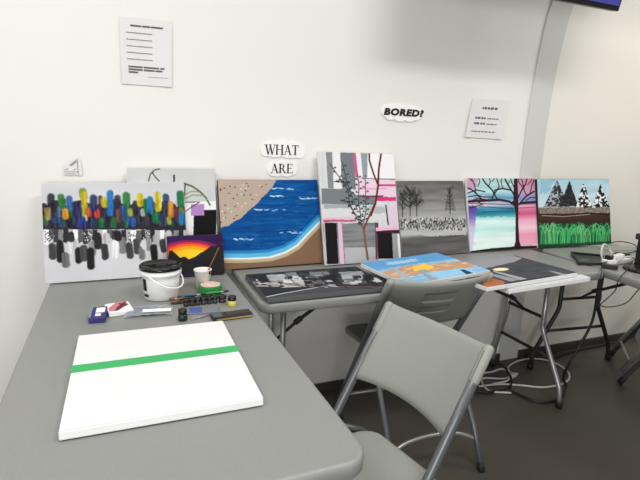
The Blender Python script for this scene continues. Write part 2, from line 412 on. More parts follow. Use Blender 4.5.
def canvas(art, loc, tilt, rz, thick, label, cat='painting', edge=M_canvas, group=None, pitch_y=0, name='canvas_painting'):
    """origin = bottom centre of the front face; local x across, z up the canvas, -y towards the viewer"""
    W, H = art.W, art.H
    bm = bmesh.new(); box(bm, (0, thick/2+.0006, H/2), (W, thick, H), None, .0025)
    o = fin(name, bm, edge)
    img = art.img.reshape(art.ny//2, 2, art.nx//2, 2, 3).mean((1, 3)); ny, nx = img.shape[:2]
    xs = np.linspace(-W/2+.0012, W/2-.0012, nx+1); zs = np.linspace(H-.0012, .0012, ny+1)
    co = np.zeros((ny+1, nx+1, 3)); co[..., 0] = xs[None]; co[..., 2] = zs[:, None]
    idx = np.arange((ny+1)*(nx+1)).reshape(ny+1, nx+1)
    f = np.stack([idx[1:, :-1], idx[1:, 1:], idx[:-1, 1:], idx[:-1, :-1]], -1).reshape(-1, 4)
    me = bpy.data.meshes.new('painted_surface'); me.vertices.add(len(co.reshape(-1, 3))); me.vertices.foreach_set('co', co.ravel())
    me.loops.add(f.size); me.loops.foreach_set('vertex_index', f.ravel()); me.polygons.add(len(f)); me.polygons.foreach_set('loop_start', np.arange(0, f.size, 4))
    me.update(calc_edges=True)
    at = me.color_attributes.new('paint', 'FLOAT_COLOR', 'CORNER')
    c4 = np.ones((len(f), 4, 4)); c4[..., :3] = lin(np.clip(img.reshape(-1, 1, 3), 0, 255)); at.data.foreach_set('color', c4.ravel())
    me.validate()
    ch = link('painted_surface', me, M_art, o)
    o.location = loc; o.rotation_euler = (tilt, pitch_y, rz)
    tag(o, label, cat, group); return o
def lean(art, x0, x1, y0, y1, yt, zt, thick, label, z0=TZ+.001, edge=M_canvas):
    """canvas standing at y0..y1 (left, right base) and leaning back"""
    rz = math.atan2(y1-y0, x1-x0); h = art.H; s = min(.95, (yt-(y0+y1)/2)/h); t = -math.asin(s)
    return canvas(art, ((x0+x1)/2, (y0+y1)/2, z0+thick*math.sin(-t)), t, rz, thick, label, edge=edge)

# 1 leftmost: coloured and grey dabs
a = Art(.525, .382, [(41, 183), (184, 181), (189, 273), (47, 283)], (200, 201, 205))
a.streak(10, 5, 9)
q = lambda x, y: (30+x/3.43, 150+y/3.43)
a.poly([q(40, 225), q(250, 215), q(540, 205), q(540, 275), q(300, 268), q(40, 273)], (36, 33, 44), edge=.012)
for i in range(46):
    x = 48+i*10.6; y = 172+rng.random()*30; a.dab([q(x, y), q(x+1, 262)], 5.2, (40, 38, 48), .95, i+300)
cols = [(64, 128, 58), (42, 84, 140), (50, 48, 66), (46, 44, 56), (40, 110, 64)]
for i in range(46):
    x = 50+rng.random()*480; c = cols[rng.integers(5)]; y = 195+rng.random()*45
    a.dab([q(x, y), q(x+2, y+25)], 4.5, (np.array(c)*.75+np.array((36, 33, 44))*.25), .75, i)
D = [(72, 160, 225, (52, 48, 62), 8), (60, 205, 232, (176, 150, 84), 6.5), (106, 160, 195, (52, 132, 62), 8), (133, 165, 200, (46, 98, 160), 7), (100, 200, 225, (120, 140, 180), 4), (121, 208, 228, (232, 160, 50), 7), (160, 185, 250, (46, 46, 92), 8),
     (180, 140, 160, (120, 150, 40), 8), (184, 150, 190, (214, 196, 44), 7), (186, 195, 225, (186, 182, 44), 6), (188, 228, 236, (210, 214, 160), 4.5), (178, 240, 262, (48, 64, 150), 9), (200, 205, 220, (206, 80, 56), 6), (228, 208, 224, (214, 70, 66), 7), (216, 162, 200, (44, 52, 96), 8),
     (240, 160, 200, (66, 48, 70), 5), (253, 170, 185, (220, 196, 36), 8), (273, 145, 215, (38, 112, 184), 8), (244, 240, 262, (34, 116, 76), 6), (286, 235, 262, (40, 120, 66), 6), (298, 160, 215, (56, 52, 66), 7), (303, 205, 240, (120, 76, 70), 5),
     (329, 152, 195, (44, 128, 58), 9), (343, 205, 218, (168, 176, 62), 6), (320, 195, 230, (44, 84, 150), 6), (350, 240, 250, (44, 90, 170), 9), (362, 180, 220, (52, 48, 60), 8), (376, 155, 182, (212, 192, 40), 8), (386, 205, 218, (204, 226, 222), 5.5), (396, 170, 205, (26, 122, 66), 6), (412, 165, 205, (42, 120, 190), 8),
     (430, 220, 240, (30, 120, 80), 8), (438, 150, 198, (220, 200, 36), 8), (466, 155, 190, (52, 72, 110), 8), (484, 180, 220, (236, 160, 42), 7), (476, 232, 245, (170, 170, 60), 6), (500, 195, 230, (120, 50, 66), 5), (516, 145, 180, (26, 118, 66), 9), (520, 200, 215, (130, 140, 80), 6), (522, 220, 245, (40, 120, 180), 8), (455, 225, 250, (50, 60, 100), 8), (404, 240, 260, (56, 48, 64), 9)]
for i, (x, y0, y1, c, w_) in enumerate(D): a.dab([q(x, y0), q(x+2, y1)], w_*.88, np.array(c)*.90, .9, i+70, soft=.006)
a.streak(46, 130, 16, 88, ((a.Y/a.H < .47)*(a.Y/a.H > .2)).astype(float)); a.line([q(40, 271), q(300, 267), q(540, 262)], 1.5, (40, 36, 46))
for i in range(30):
    x = 50+i*16.5; g = [235, 90, 60, 130, 45, 180][i % 6]
    a.poly([q(x, 272), q(x+17, 272), q(x+17, 300+rng.random()*28), q(x, 300+rng.random()*28)], (g, g, g+3), edge=.004, seed=i)
for i in range(170):
    x0 = [50, 185, 335, 385][i % 4]; x = x0+rng.random()*26; y = 276+rng.random()*42; g = 30 if i % 3 else 240
    a.blob(*q(x, y), .55, .55, (g, g, g))
G = [(78, 330, 365, 70), (105, 320, 375, 38), (124, 360, 392, 110), (135, 325, 345, 225), (155, 320, 335, 205), (167, 345, 378, 34), (186, 335, 370, 80), (213, 320, 350, 150), (208, 345, 398, 36), (232, 292, 330, 44), (256, 330, 365, 60), (262, 292, 310, 190), (292, 320, 360, 236), (316, 308, 345, 130), (341, 325, 362, 66), (365, 312, 345, 70), (383, 340, 365, 130), (392, 315, 330, 225), (408, 308, 335, 150), (434, 298, 320, 180), (425, 332, 368, 36), (456, 312, 340, 66), (476, 285, 300, 200), (140, 290, 305, 50), (300, 285, 300, 40)]
for i, (x, y0, y1, g) in enumerate(G): a.dab([q(x, y0), q(x+3, y1)], 7.0, (g*.92, g*.92, g*.92+2), 1, i+170)
lean(a, -.283, .237, 2.0, 2.003, 2.10, 1.1, .018, 'wide canvas of rainbow brush dabs over grey dabs, leftmost of the leaning paintings')

# 2 behind it: circle lines, purple and black squares
a = Art(.355, .437, [(127, 169), (215, 168), (222, 272), (135, 277)], (196, 198, 199))
a.streak(6, 6, 8)
q = lambda x, y: (160+x/5.65, 160+y/5.65)
a.poly([q(140, 240), q(330, 235), q(335, 290), q(200, 290), q(200, 430), q(140, 430)], (232, 232, 230))
a.poly([q(198, 288), q(330, 286), q(330, 480), q(198, 480)], (18, 18, 20)); a.poly([q(180, 255), q(256, 253), q(258, 320), q(182, 322)], (176, 128, 190))
g1 = (88, 104, 62)
a.line([q(140, 135), q(185, 150), q(230, 180), q(265, 215), q(290, 258)], 1.9, g1); a.line([q(142, 200), q(180, 180), q(225, 182)], 1.3, (134, 150, 104)); a.line([q(142, 225), q(190, 200), q(255, 205)], 1.3, (132, 152, 96))
a.line([q(145, 135), q(140, 245), q(230, 240), q(142, 302)], .9, (52, 34, 44)); a.line([q(140, 260), q(300, 220)], .5, (190, 200, 180))
a.line([q(80, 88), q(80, 122)], 1.7, (24, 24, 26))
q = lambda x, y: (120+x/4.364, 160+y/4.364)
a.line([q(172, 40), q(150, 46), q(132, 65), q(125, 95)], 1.4, g1); a.line([q(140, 55), q(152, 75), q(172, 95)], 1.0, (30, 30, 30))
lean(a, .018, .374, 2.046, 2.046, 2.135, 1.16, .018, 'grey canvas with green arcs and purple and black squares, behind the rainbow dabs painting')

# 3 small sunset
a = Art(.227, .168, [(165, 236), (223, 235), (224, 274), (168, 278)], (50, 28, 74))
q = lambda x, y: (120+x/4.364, 160+y/4.364)
a.streak(10, 3, 7)
def cap(cx_, cy_, rx, ry, c): a.poly([q(cx_+rx*math.cos(t), cy_+ry*math.sin(t)) for t in np.linspace(0, 2*PI, 50)], c, edge=.002)
cap(300, 402, 140, 52, (120, 36, 90)); cap(300, 402, 118, 43, (206, 44, 62)); cap(302, 406, 104, 38, (238, 104, 40)); cap(304, 412, 92, 34, (250, 160, 30)); cap(306, 416, 78, 24, (252, 204, 40))
a.poly([q(205, 398), q(225, 398), q(240, 412), q(258, 428), q(280, 424), q(300, 436), q(322, 428), q(345, 412), q(370, 398), q(395, 380), q(450, 376), q(450, 500), q(205, 500)], (36, 35, 39), edge=.003)
lean(a, .157, .384, 1.966, 1.968, 2.008, .9, .018, 'small canvas of a yellow and orange sunset behind dark hills', edge=mat('edge_dark', (50, 44, 54), .8))

# 4 beach from above
a = Art(.472, .394, [(217, 181), (318, 179), (323, 263), (224, 271)], (0, 74, 140))
q = lambda x, y: (210+x/3.2, 140+y/3.2)
a.streak(26, 4, 40, 3); a.streak(14, 12, 60, 4)
for i in range(70):
    x = 50+rng.random()*300; y = 140+rng.random()*220; l = 6+rng.random()*28
    a.line([q(x, y), q(x+l, y+(rng.random()-.5)*4)], .5, (96, 150, 200), .45)
for x, y, l in ((140, 226, 95), (75, 322, 60), (205, 298, 95), (280, 186, 60), (190, 180, 40), (190, 155, 70)):
    for k in range(10): xx = x+rng.random()*l; a.line([q(xx, y+rng.random()*5-2), q(xx+9, y+rng.random()*5-2)], .8, (206, 226, 240), .8)
a.poly([q(15, 128), q(214, 128), q(190, 160), q(160, 195), q(130, 225), q(95, 255), q(60, 278), q(15, 290)], (178, 160, 146), edge=.006)
for i in range(60):
    x = 30+rng.random()*150; y = 140+rng.random()*130
    if x+y*.95 < 320: a.blob(*q(x, y), .75, .6, [(36, 30, 28), (60, 48, 42), (226, 220, 210)][i % 3])
foam = [q(40, 384), q(120, 383), q(190, 378), q(240, 362), q(280, 338), q(315, 300), q(365, 250)]
a.poly([q(30, 390), *foam[1:], q(370, 440), q(30, 440)], (126, 98, 76), edge=.004)
a.line([(x, y-3.6) for x, y in foam], 8, (46, 138, 200), .8); a.line([(x, y-2.0) for x, y in foam], 5.5, (94, 182, 224), .9); a.line([(x, y+.6) for x, y in foam], 2.6, (224, 232, 230)); a.line([(x+1, y+2.6) for x, y in foam], 3.2, (190, 172, 140), .9)
lean(a, .388, .857, 2.022, 2.030, 2.135, 1.12, .02, 'canvas of blue sea between two sandy shores seen from above', edge=mat('edge_brown', (70, 56, 48), .8))

# 5 portrait with branching twigs
a = Art(.405, .531, [(317, 153), (393, 152), (401, 260), (325, 268)], (206, 206, 208))
q = lambda x, y: (314+x/7.27, 150+y/7.27)
a.streak(16, 40, 5, 8)
a.poly([q(78, 20), q(125, 20), q(135, 290), q(98, 290)], (128, 132, 136), edge=.004); a.poly([q(130, 20), q(185, 20), q(205, 285), q(140, 290)], (226, 224, 226)); a.poly([q(185, 20), q(285, 20), q(300, 290), q(200, 290)], (112, 120, 126), edge=.004)
a.poly([q(276, 20), q(298, 20), q(318, 200), q(298, 200)], (186, 92, 126), edge=.003); a.poly([q(300, 20), q(335, 20), q(350, 200), q(318, 200)], (236, 222, 230)); a.poly([q(335, 20), q(385, 20), q(382, 200), q(352, 200)], (140, 152, 158), edge=.003)
a.poly([q(385, 20), q(590, 15), q(592, 205), q(385, 208)], (234, 232, 234)); a.line([q(380, 208), q(592, 205)], 1.2, (96, 108, 110))
a.poly([q(300, 210), q(592, 208), q(596, 380), q(300, 340)], (224, 200, 214)); a.line([q(470, 253), q(596, 248)], 2.0, (198, 70, 124)); a.line([q(330, 285), q(520, 275)], 1.2, (222, 140, 172), .8); a.poly([q(340, 345), q(595, 335), q(597, 365), q(340, 372)], (206, 56, 116), edge=.004)
a.poly([q(45, 293), q(250, 290), q(300, 330), q(450, 345), q(450, 405), q(50, 412)], (116, 122, 124), edge=.004); a.poly([q(340, 335), q(500, 325), q(500, 340), q(340, 350)], (104, 70, 84))
q = lambda x, y: (316+x/7.27, 205+y/7.27)
a.poly([q(40, 8), q(500, 0), q(520, 110), q(45, 130)], (208, 208, 210), edge=.004); a.poly([q(45, 12), q(240, 5), q(240, 30), q(50, 40)], (150, 150, 152), .8, edge=.006); a.poly([q(270, 15), q(500, 5), q(505, 60), q(380, 60)], (168, 170, 172), .8, edge=.01)
a.poly([q(45, 122), q(290, 115), q(290, 128), q(50, 140)], (178, 84, 116), edge=.004); a.line([q(60, 112), q(300, 100)], 1.2, (226, 160, 186), .8)
a.poly([q(505, 0), q(590, 0), q(600, 180), q(530, 180)], (214, 196, 208)); a.line([q(505, 0), q(522, 140)], 1.4, (40, 40, 44))
a.poly([q(45, 145), q(145, 142), q(160, 445), q(60, 450)], (22, 22, 26)); a.poly([q(48, 145), q(58, 145), q(75, 450), q(62, 450)], (196, 180, 186)); a.poly([q(145, 142), q(185, 142), q(208, 445), q(160, 450)], (206, 190, 204)); a.line([q(185, 142), q(206, 440)], 1, (170, 96, 130)); a.line([q(150, 142), q(165, 445)], .8, (130, 110, 124))
a.poly([q(188, 145), q(430, 130), q(440, 320), q(200, 322)], (120, 122, 124), edge=.003)
a.streak(34, 4, 50, 12, a.mask([q(188, 145), q(430, 130), q(440, 440), q(200, 440)]))
a.poly([q(200, 322), q(440, 312), q(450, 440), q(210, 445)], (176, 178, 180), edge=.003)
a.poly([q(425, 130), q(450, 130), q(445, 400), q(430, 400)], (96, 60, 76)); a.poly([q(430, 168), q(600, 155), q(602, 180), q(432, 192)], (226, 176, 202)); a.poly([q(432, 192), q(605, 178), q(606, 205), q(440, 215)], (60, 24, 40))
a.poly([q(445, 200), q(550, 205), q(558, 392), q(448, 396)], (22, 20, 24)); a.poly([q(550, 205), q(590, 205), q(600, 400), q(558, 400)], (148, 156, 152)); a.poly([q(588, 205), q(612, 205), q(614, 400), q(600, 400)], (226, 222, 222))
br = (104, 66, 56)
a.line([q(372, 400), q(355, 280), q(343, 180), q(325, 150)], 2.2, (124, 88, 72)); a.line([q(343, 180), q(375, 100), q(405, 40), q(420, 0)], 1.9, (118, 62, 52))
qa = lambda x, y: (314+x/7.27, 150+y/7.27)
a.line([qa(410, 478), qa(445, 380), qa(462, 260), qa(468, 130), qa(485, 18)], 1.9, (92, 34, 36)); a.line([qa(462, 250), qa(430, 170), qa(398, 70), qa(398, 18)], 1.7, (84, 34, 38))
def twig(pts, n):
    a.line(pts, .8, (60, 60, 62))
    for i in range(n):
        t = i/n*(len(pts)-1); k = int(t); f_ = t-k; x = pts[k][0]*(1-f_)+pts[k+1][0]*f_; y = pts[k][1]*(1-f_)+pts[k+1][1]*f_
        sx = (1 if i % 2 else -1); a.line([(x, y), (x+sx*2.2, y-.9)], .7, (56, 70, 62)); a.blob(x+sx*2.3, y-1, .9, .75, (40, 44, 48))
twig([q(325, 150), q(280, 85), qa(250, 380), qa(245, 300), qa(190, 220), qa(110, 110)], 18); twig([q(325, 140), q(318, 60), qa(318, 370), qa(322, 260), qa(312, 180)], 16)
twig([q(345, 130), q(360, 40), qa(372, 340), qa(368, 180)], 15); twig([qa(310, 440), qa(265, 330), qa(235, 240), qa(200, 90)], 14); twig([qa(250, 390), qa(185, 375)], 4); twig([qa(245, 245), qa(140, 238)], 6); twig([q(320, 120), q(250, 30), qa(250, 380)], 7)
lean(a, .847, 1.257, 1.985, 1.985, 2.13, 1.26, .018, 'tall portrait canvas with brown twigs over grey, pink and black bands')

# 6 winter trees, greys
a = Art(.43, .390, [(397, 181), (466, 180), (471, 252), (403, 262)], (128, 128, 128))
q = lambda x, y: (390+x/4.267, 160+y/4.267)
a.grad(np.ones(a.X.shape), [(0, (100, 100, 100)), (.25, (124, 124, 124)), (.45, (152, 152, 152)), (.52, (172, 172, 172)), (.56, (132, 132, 132)), (.70, (190, 190, 192)), (.76, (92, 92, 92)), (1, (98, 98, 98))])
a.streak(26, 4, 30, 6)
for i in range(420):
    x = 34+rng.random()*296; y = 256+rng.random()*52; g = int([34, 210, 70][i % 3])
    a.blob(*q(x, y-(x-34)*.03), .6, .7, (g, g, g), .8)
a.poly([q(34, 312), q(180, 318), q(330, 300), q(335, 318), q(180, 332), q(34, 328)], (184, 184, 186), edge=.008)
def tree(x, y0, y1, sp, n, w_=.8, col=(38, 38, 38)):
    a.line([q(x, y0), q(x, y1)], w_, col)
    for i in range(n):
        t = rng.random(); yy = y0+(y1-y0)*(.3+.7*t); d = (1 if i % 2 else -1)*sp*(.35+.65*rng.random())*(1.15-.55*t)
        a.line([q(x, yy), q(x+d*.6, yy-10-8*rng.random()), q(x+d, yy-22-8*rng.random())], .38, col, .75)
tree(57, 250, 150, 26, 34); tree(92, 245, 130, 42, 60); tree(122, 245, 150, 36, 40); tree(268, 230, 115, 22, 10, .9)
for i in range(15): y = 120+i*6.5; a.line([q(268-(4+i*1.4), y+4), q(268, y), q(268+4+i*1.4, y+4)], .5, (34, 34, 34), .85)
lean(a, 1.282, 1.716, 2.025, 2.045, 2.14, 1.12, .018, 'black and grey winter canvas of bare trees over snow', edge=M_canvasedge)

# 7 big tree on pink and turquoise
a = Art(.482, .402, [(465, 178), (534, 177), (538, 248), (470, 251)], (214, 236, 236))
q = lambda x, y: (455+x/5.647, 170+y/5.647)
full = np.ones(a.X.shape)
a.grad(full, [(0, (170, 206, 206)), (.18, (176, 214, 218)), (.28, (104, 156, 186)), (.36, (200, 190, 210)), (.42, (60, 130, 160)), (.48, (34, 120, 140)), (.54, (110, 196, 200)), (.6, (214, 240, 238)), (.7, (150, 214, 206)), (.82, (226, 244, 240)), (1, (216, 240, 236))])
a.streak(34, 3, 26, 21)
rt = a.mask([q(335, 30), q(470, 30), q(470, 450), q(355, 450)]); lf = a.mask([q(55, 195), q(118, 200), q(108, 290), q(95, 450), q(55, 450)])
a.grad(rt*.95, [(0, (204, 130, 160)), (.2, (196, 150, 180)), (.3, (120, 140, 190)), (.38, (230, 170, 200)), (.5, (214, 84, 130)), (.58, (240, 160, 190)), (.7, (246, 206, 220)), (.8, (236, 150, 180)), (1, (240, 176, 200))])
a.grad(lf*.9, [(0, (130, 100, 180)), (.42, (92, 70, 160)), (.55, (140, 110, 190)), (.68, (210, 190, 220)), (1, (226, 220, 236))])
a.poly([q(55, 35), q(120, 35), q(110, 110), q(55, 120)], (206, 130, 165), .7, edge=.02); a.poly([q(60, 150), q(180, 148), q(180, 200), q(60, 200)], (222, 196, 208), .6, edge=.02)
a.poly([q(110, 262), q(335, 262), q(335, 430), q(110, 440)], (232, 248, 246), .45, edge=.012)
tk = (46, 30, 36)
a.poly([q(325, 40), q(345, 40), q(352, 200), q(352, 300), q(358, 400), q(372, 440), q(325, 445), q(336, 400), q(336, 250), q(328, 200), q(305, 180), q(322, 170)], tk)
a.poly([q(75, 452), q(200, 438), q(330, 430), q(460, 428), q(470, 470), q(75, 475)], (32, 26, 30))
for pts, w_ in (([(340, 205), (300, 175), (240, 165), (170, 170), (62, 176)], 1.8), ([(345, 195), (370, 182), (450, 176)], 1.8), ([(60, 180), (110, 175), (150, 190), (90, 210), (60, 212)], .7), ([(335, 150), (310, 110), (285, 70), (270, 38)], 1.5), ([(310, 110), (260, 100), (215, 110), (200, 165)], 1.2), ([(230, 165), (200, 110), (160, 70), (140, 38)], 1.3), ([(215, 130), (240, 90), (225, 40)], 1.0), ([(150, 172), (110, 130), (80, 105), (60, 100)], 1.2), ([(110, 130), (100, 80), (80, 40)], 1.0), ([(160, 120), (110, 110), (62, 130)], .9), ([(180, 90), (190, 60), (180, 38)], .8), ([(120, 90), (130, 60), (120, 38)], .8), ([(260, 100), (250, 60), (255, 40)], .9), ([(325, 90), (310, 60), (305, 40)], 1.0),
                 ([(345, 160), (370, 110), (395, 70), (400, 38)], 1.3), ([(365, 180), (400, 140), (445, 115)], 1.4), ([(400, 140), (385, 110), (375, 60), (365, 38)], 1.0), ([(420, 130), (430, 80), (445, 45)], 1.0), ([(380, 95), (350, 60), (352, 38)], .9), ([(62, 150), (120, 140), (150, 150), (200, 150)], .8), ([(62, 178), (120, 160), (200, 168)], .9), ([(395, 170), (420, 150), (450, 150)], .8), ([(405, 75), (425, 55), (430, 40)], .8), ([(85, 60), (70, 45)], .7), ([(200, 60), (215, 40)], .7), ([(290, 80), (300, 60)], .7)):
    a.line([q(*p_) for p_ in pts], w_, tk)
a.line([q(60, 186), q(320, 192), q(320, 194)], .8, (90, 60, 90), .7); a.line([q(345, 192), q(455, 186)], .8, (80, 50, 80), .7); a.line([q(130, 205), q(320, 215)], .7, (30, 70, 90), .8); a.line([q(140, 235), q(325, 228)], .9, (20, 90, 120), .8); a.line([q(355, 212), q(455, 206)], .8, (180, 60, 110), .8)
lean(a, 1.722, 2.202, 2.046, 2.046, 2.138, 1.14, .018, 'canvas of a bare dark tree against pink and turquoise sky')

# 8 mountains and grass
a = Art(.585, .398, [(534, 179), (608, 177), (612, 245), (538, 249)], (168, 200, 214))
q = lambda x, y: (520+x/4.364, 160+y/4.364)
a.grad(np.ones(a.X.shape), [(0, (166, 202, 216)), (.25, (186, 210, 222)), (.4, (196, 214, 222)), (.43, (120, 108, 98)), (.5, (70, 54, 46)), (.62, (60, 42, 34)), (.72, (40, 46, 36)), (.95, (20, 66, 44)), (1, (18, 50, 36))])
a.streak(20, 5, 12, 31, (a.Y/a.H < .4).astype(float)); a.poly([q(75, 80), q(140, 75), q(110, 140), q(75, 150)], (120, 170, 200), .5, edge=.02)
def peak(x, y, x0, x1, yb, c, fl, n, sd):
    T_ = [q(x, y), q(x1, yb), q(x0, yb)]; a.poly(T_, c, edge=.006, seed=sd); m_ = a.mask(T_, .003, sd)
    nn = vnoise(a.X.shape, 60, 50, sd+50)*.5+vnoise(a.X.shape, 30, 28, sd+90)*.5
    a.put(m_*(nn > n).astype(float), fl)
peak(148, 85, 92, 208, 203, (50, 52, 58), (150, 156, 164), .62, 1); peak(203, 85, 160, 245, 200, (38, 38, 42), (60, 62, 66), .6, 2)
peak(148, 88, 92, 160, 203, (56, 58, 64), (168, 174, 180), .58, 8)
peak(266, 88, 235, 312, 205, (30, 30, 32), (232, 234, 236), .50, 3); peak(345, 97, 308, 392, 205, (30, 30, 32), (232, 234, 236), .50, 4)
a.poly([q(70, 208), q(390, 203), q(392, 228), q(75, 236)], (132, 120, 110), edge=.006)
for i in range(160): a.blob(*q(75+rng.random()*315, 208+rng.random()*22), .5, .35, [(176, 166, 156), (90, 78, 70)][i % 2], .7)
a.line([q(75, 238), q(180, 243), q(290, 230), q(395, 238)], 1.0, (34, 22, 20)); a.line([q(85, 243), q(180, 247), q(300, 236)], .7, (176, 160, 140), .8)
for i in range(150):
    x = 78+rng.random()*315; y = 378-rng.random()*10; h = 55+rng.random()*50; d = (rng.random()-.5)*50
    c = [(40, 140, 80), (26, 110, 64), (70, 160, 96), (34, 124, 70)][i % 4]
    a.line([q(x, y), q(x+d*.2, y-h*.6), q(x+d*.55, y-h*.92), q(x+d, y-h+8)], .75, c, .9)
for i in range(46):
    x = 80+rng.random()*300; h = 62+rng.random()*34; d = (1 if i % 2 else -1)*(14+rng.random()*22)
    a.line([q(x, 372), q(x+d*.1, 372-h*.55), q(x+d*.35, 372-h*.88), q(x+d*.7, 372-h), q(x+d, 372-h*.86), q(x+d*1.15, 372-h*.6)], .75, [(110, 196, 130), (70, 176, 104)][i % 2], .95)
a.poly([q(70, 372), q(400, 360), q(400, 380), q(70, 392)], (24, 58, 40), .7, edge=.004)
lean(a, 2.206, 2.785, 2.036, 2.036, 2.12, 1.14, .018, 'canvas of snowy peaks above brown earth and green grass, rightmost painting', edge=mat('edge_green', (30, 44, 36), .8))

# ---- flat canvases lying on the tables (face up): tilt -90 deg, origin = near edge centre
def flat(art, x, y, z, rz, thick, label, edge=M_canvas, ry=0, name='canvas_painting'):
    o = canvas(art, (x, y, z), 0, 0, thick, label, edge=edge, name=name)
    o.rotation_euler = (Matrix.Rotation(rz, 3, 'Z') @ Matrix.Rotation(ry, 3, 'Y') @ Matrix.Rotation(-PI/2, 3, 'X')).to_euler()
    return o
# 9 black and grey abstract
a = Art(.505, .315, [(245.2, 271.5), (361, 265), (391, 281.5), (268, 297.5)], (52, 53, 58))
q = lambda x, y: (240+x/4.13, 258+y/4.13)
a.streak(44, 18, 14, 41)
for x0, y0, x1, y1, c in ((50, 60, 120, 80, (40, 40, 44)), (130, 58, 215, 84, (170, 172, 174)), (215, 50, 270, 70, (128, 132, 136)), (325, 48, 400, 66, (120, 124, 128)), (230, 68, 315, 84, (150, 152, 154)), (330, 62, 400, 78, (44, 46, 50)), (405, 55, 450, 68, (50, 50, 54)), (440, 48, 520, 60, (150, 154, 160)), (450, 62, 530, 80, (170, 172, 176)), (50, 85, 180, 108, (150, 146, 142)), (180, 84, 300, 108, (182, 180, 176)), (310, 80, 380, 98, (120, 116, 114)), (530, 70, 580, 82, (200, 202, 204)), (470, 80, 560, 90, (66, 66, 70))):
    a.poly([q(x0, y0), q(x1, y0-3), q(x1+12, y1), q(x0+12, y1+3)], c, edge=.008, seed=int(x0))
a.poly([q(70, 122), q(200, 112), q(400, 98), q(610, 100), q(615, 130), q(110, 165), q(90, 150)], (44, 46, 50), edge=.003)
a.poly([q(105, 160), q(200, 142), q(385, 104), q(605, 106), q(610, 150), q(110, 175)], (72, 74, 78), edge=.003)
for i in range(70):
    x = 50+rng.random()*500; y = 56+rng.random()*46; w_ = 12+rng.random()*34; g = [196, 30, 150, 36, 214, 90, 24][i % 7]
    if y > 70 or x > 100: a.poly([q(x, y), q(x+w_, y-1), q(x+w_+5, y+4+rng.random()*7), q(x+5, y+5+rng.random()*7)], (g, g, g+4), .85, edge=.006, seed=i)
a.line([q(104, 158), q(200, 137), q(300, 118), q(385, 101), q(440, 102)], 1.5, (206, 206, 208)); a.line([q(440, 102), q(600, 100)], 1.2, (150, 120, 110))
for L_ in (([(60, 84), (180, 92), (300, 104)], 1.3), ([(300, 110), (460, 96), (600, 96)], 1.1), ([(20, 62), (180, 88), (310, 100), (470, 92), (610, 92)], .7), ([(215, 45), (260, 90), (300, 108)], .6), ([(310, 75), (440, 58), (530, 40)], .5), ([(190, 85), (200, 110)], .6), ([(380, 50), (400, 98)], .7), ([(430, 70), (480, 112)], .7)):
    a.line([q(*p_) for p_ in L_[0]], L_[1], (26, 22, 24))
flat(a, .705, 1.566, .7625, .01, .018, 'black and grey abstract canvas lying flat at the left end of the wall table', edge=mat('edge_slate', (86, 88, 90), .8))
# 12 blank grey and white one underneath
a = Art(.50, .30, [(0, 0), (100, 0), (100, 70), (0, 70)], (176, 178, 182)); a.streak(24, 5, 20, 77); a.line([(0, 60), (60, 55), (100, 57)], 1.5, (70, 72, 78)); a.poly([(0, 62), (100, 60), (100, 70), (0, 70)], (214, 216, 220), edge=.01)
flat(a, 1.645, 1.432, .7625, math.radians(5), .020, 'pale grey canvas with thick white edge, lying lowest under the moonlit road canvas')
# 10 dark scene with moon
a = Art(.575, .345, [(455, 257), (521, 255), (578, 270), (483, 284)], (74, 76, 82))
q = lambda x, y: (460+x/4.57, 245+y/4.57)
a = Art(.56, .335, [(430.5, 258.5), (519, 253.5), (579, 270.5), (487, 284)], (72, 74, 80))
a.streak(16, 10, 20, 61)
a.poly([q(-60, 38), q(250, 35), q(300, 50), q(270, 62), q(150, 80), q(60, 100), q(-60, 90)], (150, 152, 156), edge=.006)
a.blob(*q(206, 90), 7, 3.6, (238, 226, 176)); a.blob(*q(206, 89), 6, 2.2, (248, 238, 196), .7)
a.poly([q(165, 98), q(180, 96), q(330, 138), q(300, 145)], (160, 162, 166)); a.poly([q(125, 106), q(145, 102), q(290, 142), q(250, 150)], (150, 152, 156)); a.poly([q(415, 104), q(445, 108), q(520, 128), q(490, 130)], (150, 152, 156)); a.poly([q(240, 150), q(420, 128), q(540, 122), q(240, 165)], (60, 60, 66))
a.poly([q(120, 140), q(160, 130), q(220, 150), q(210, 165), q(105, 190), q(100, 170)], (176, 106, 66), edge=.006); a.line([q(60, 125), q(160, 105)], 3, (60, 60, 66))
flat(a, 1.557, 1.438, .7825, math.radians(7), .018, 'dark grey canvas with a pale moon disc and a patch of orange-brown')
# 11 blue sky and orange sunset water
a = Art(.425, .335, [(360, 262), (434.5, 253.4), (488, 271), (408, 285)], (140, 188, 220))
q = lambda x, y: (358+x/4.507, 245+y/4.507)
a.streak(40, 4, 24, 51)
a.poly([q(10, 75), q(345, 35), q(420, 62), q(60, 110)], (86, 152, 206), .8, edge=.02); a.poly([q(120, 75), q(260, 62), q(270, 72), q(130, 88)], (206, 224, 236), .6, edge=.02)
a.poly([q(100, 122), q(180, 100), q(240, 88), q(480, 76), q(515, 100), q(330, 122), q(200, 150), q(140, 160)], (206, 146, 96), .8, edge=.022)
for i in range(70):
    x = 105+rng.random()*390; y = 138-(x-110)*.13+(rng.random()-.5)*48; a.line([q(x, y), q(x+30, y-3)], .9, [(240, 196, 130), (196, 104, 50), (240, 224, 196), (214, 130, 66)][i % 4], .8)
a.poly([q(240, 95), q(300, 84), q(340, 96), q(320, 112), q(250, 116)], (250, 196, 84), edge=.012)
for i in range(40):
    x = 120+rng.random()*380; y = 132-(x-110)*.08+rng.random()*34; a.line([q(x, y), q(x+34, y-2)], .9, [(196, 222, 238), (236, 214, 190), (110, 168, 208)][i % 3], .75)
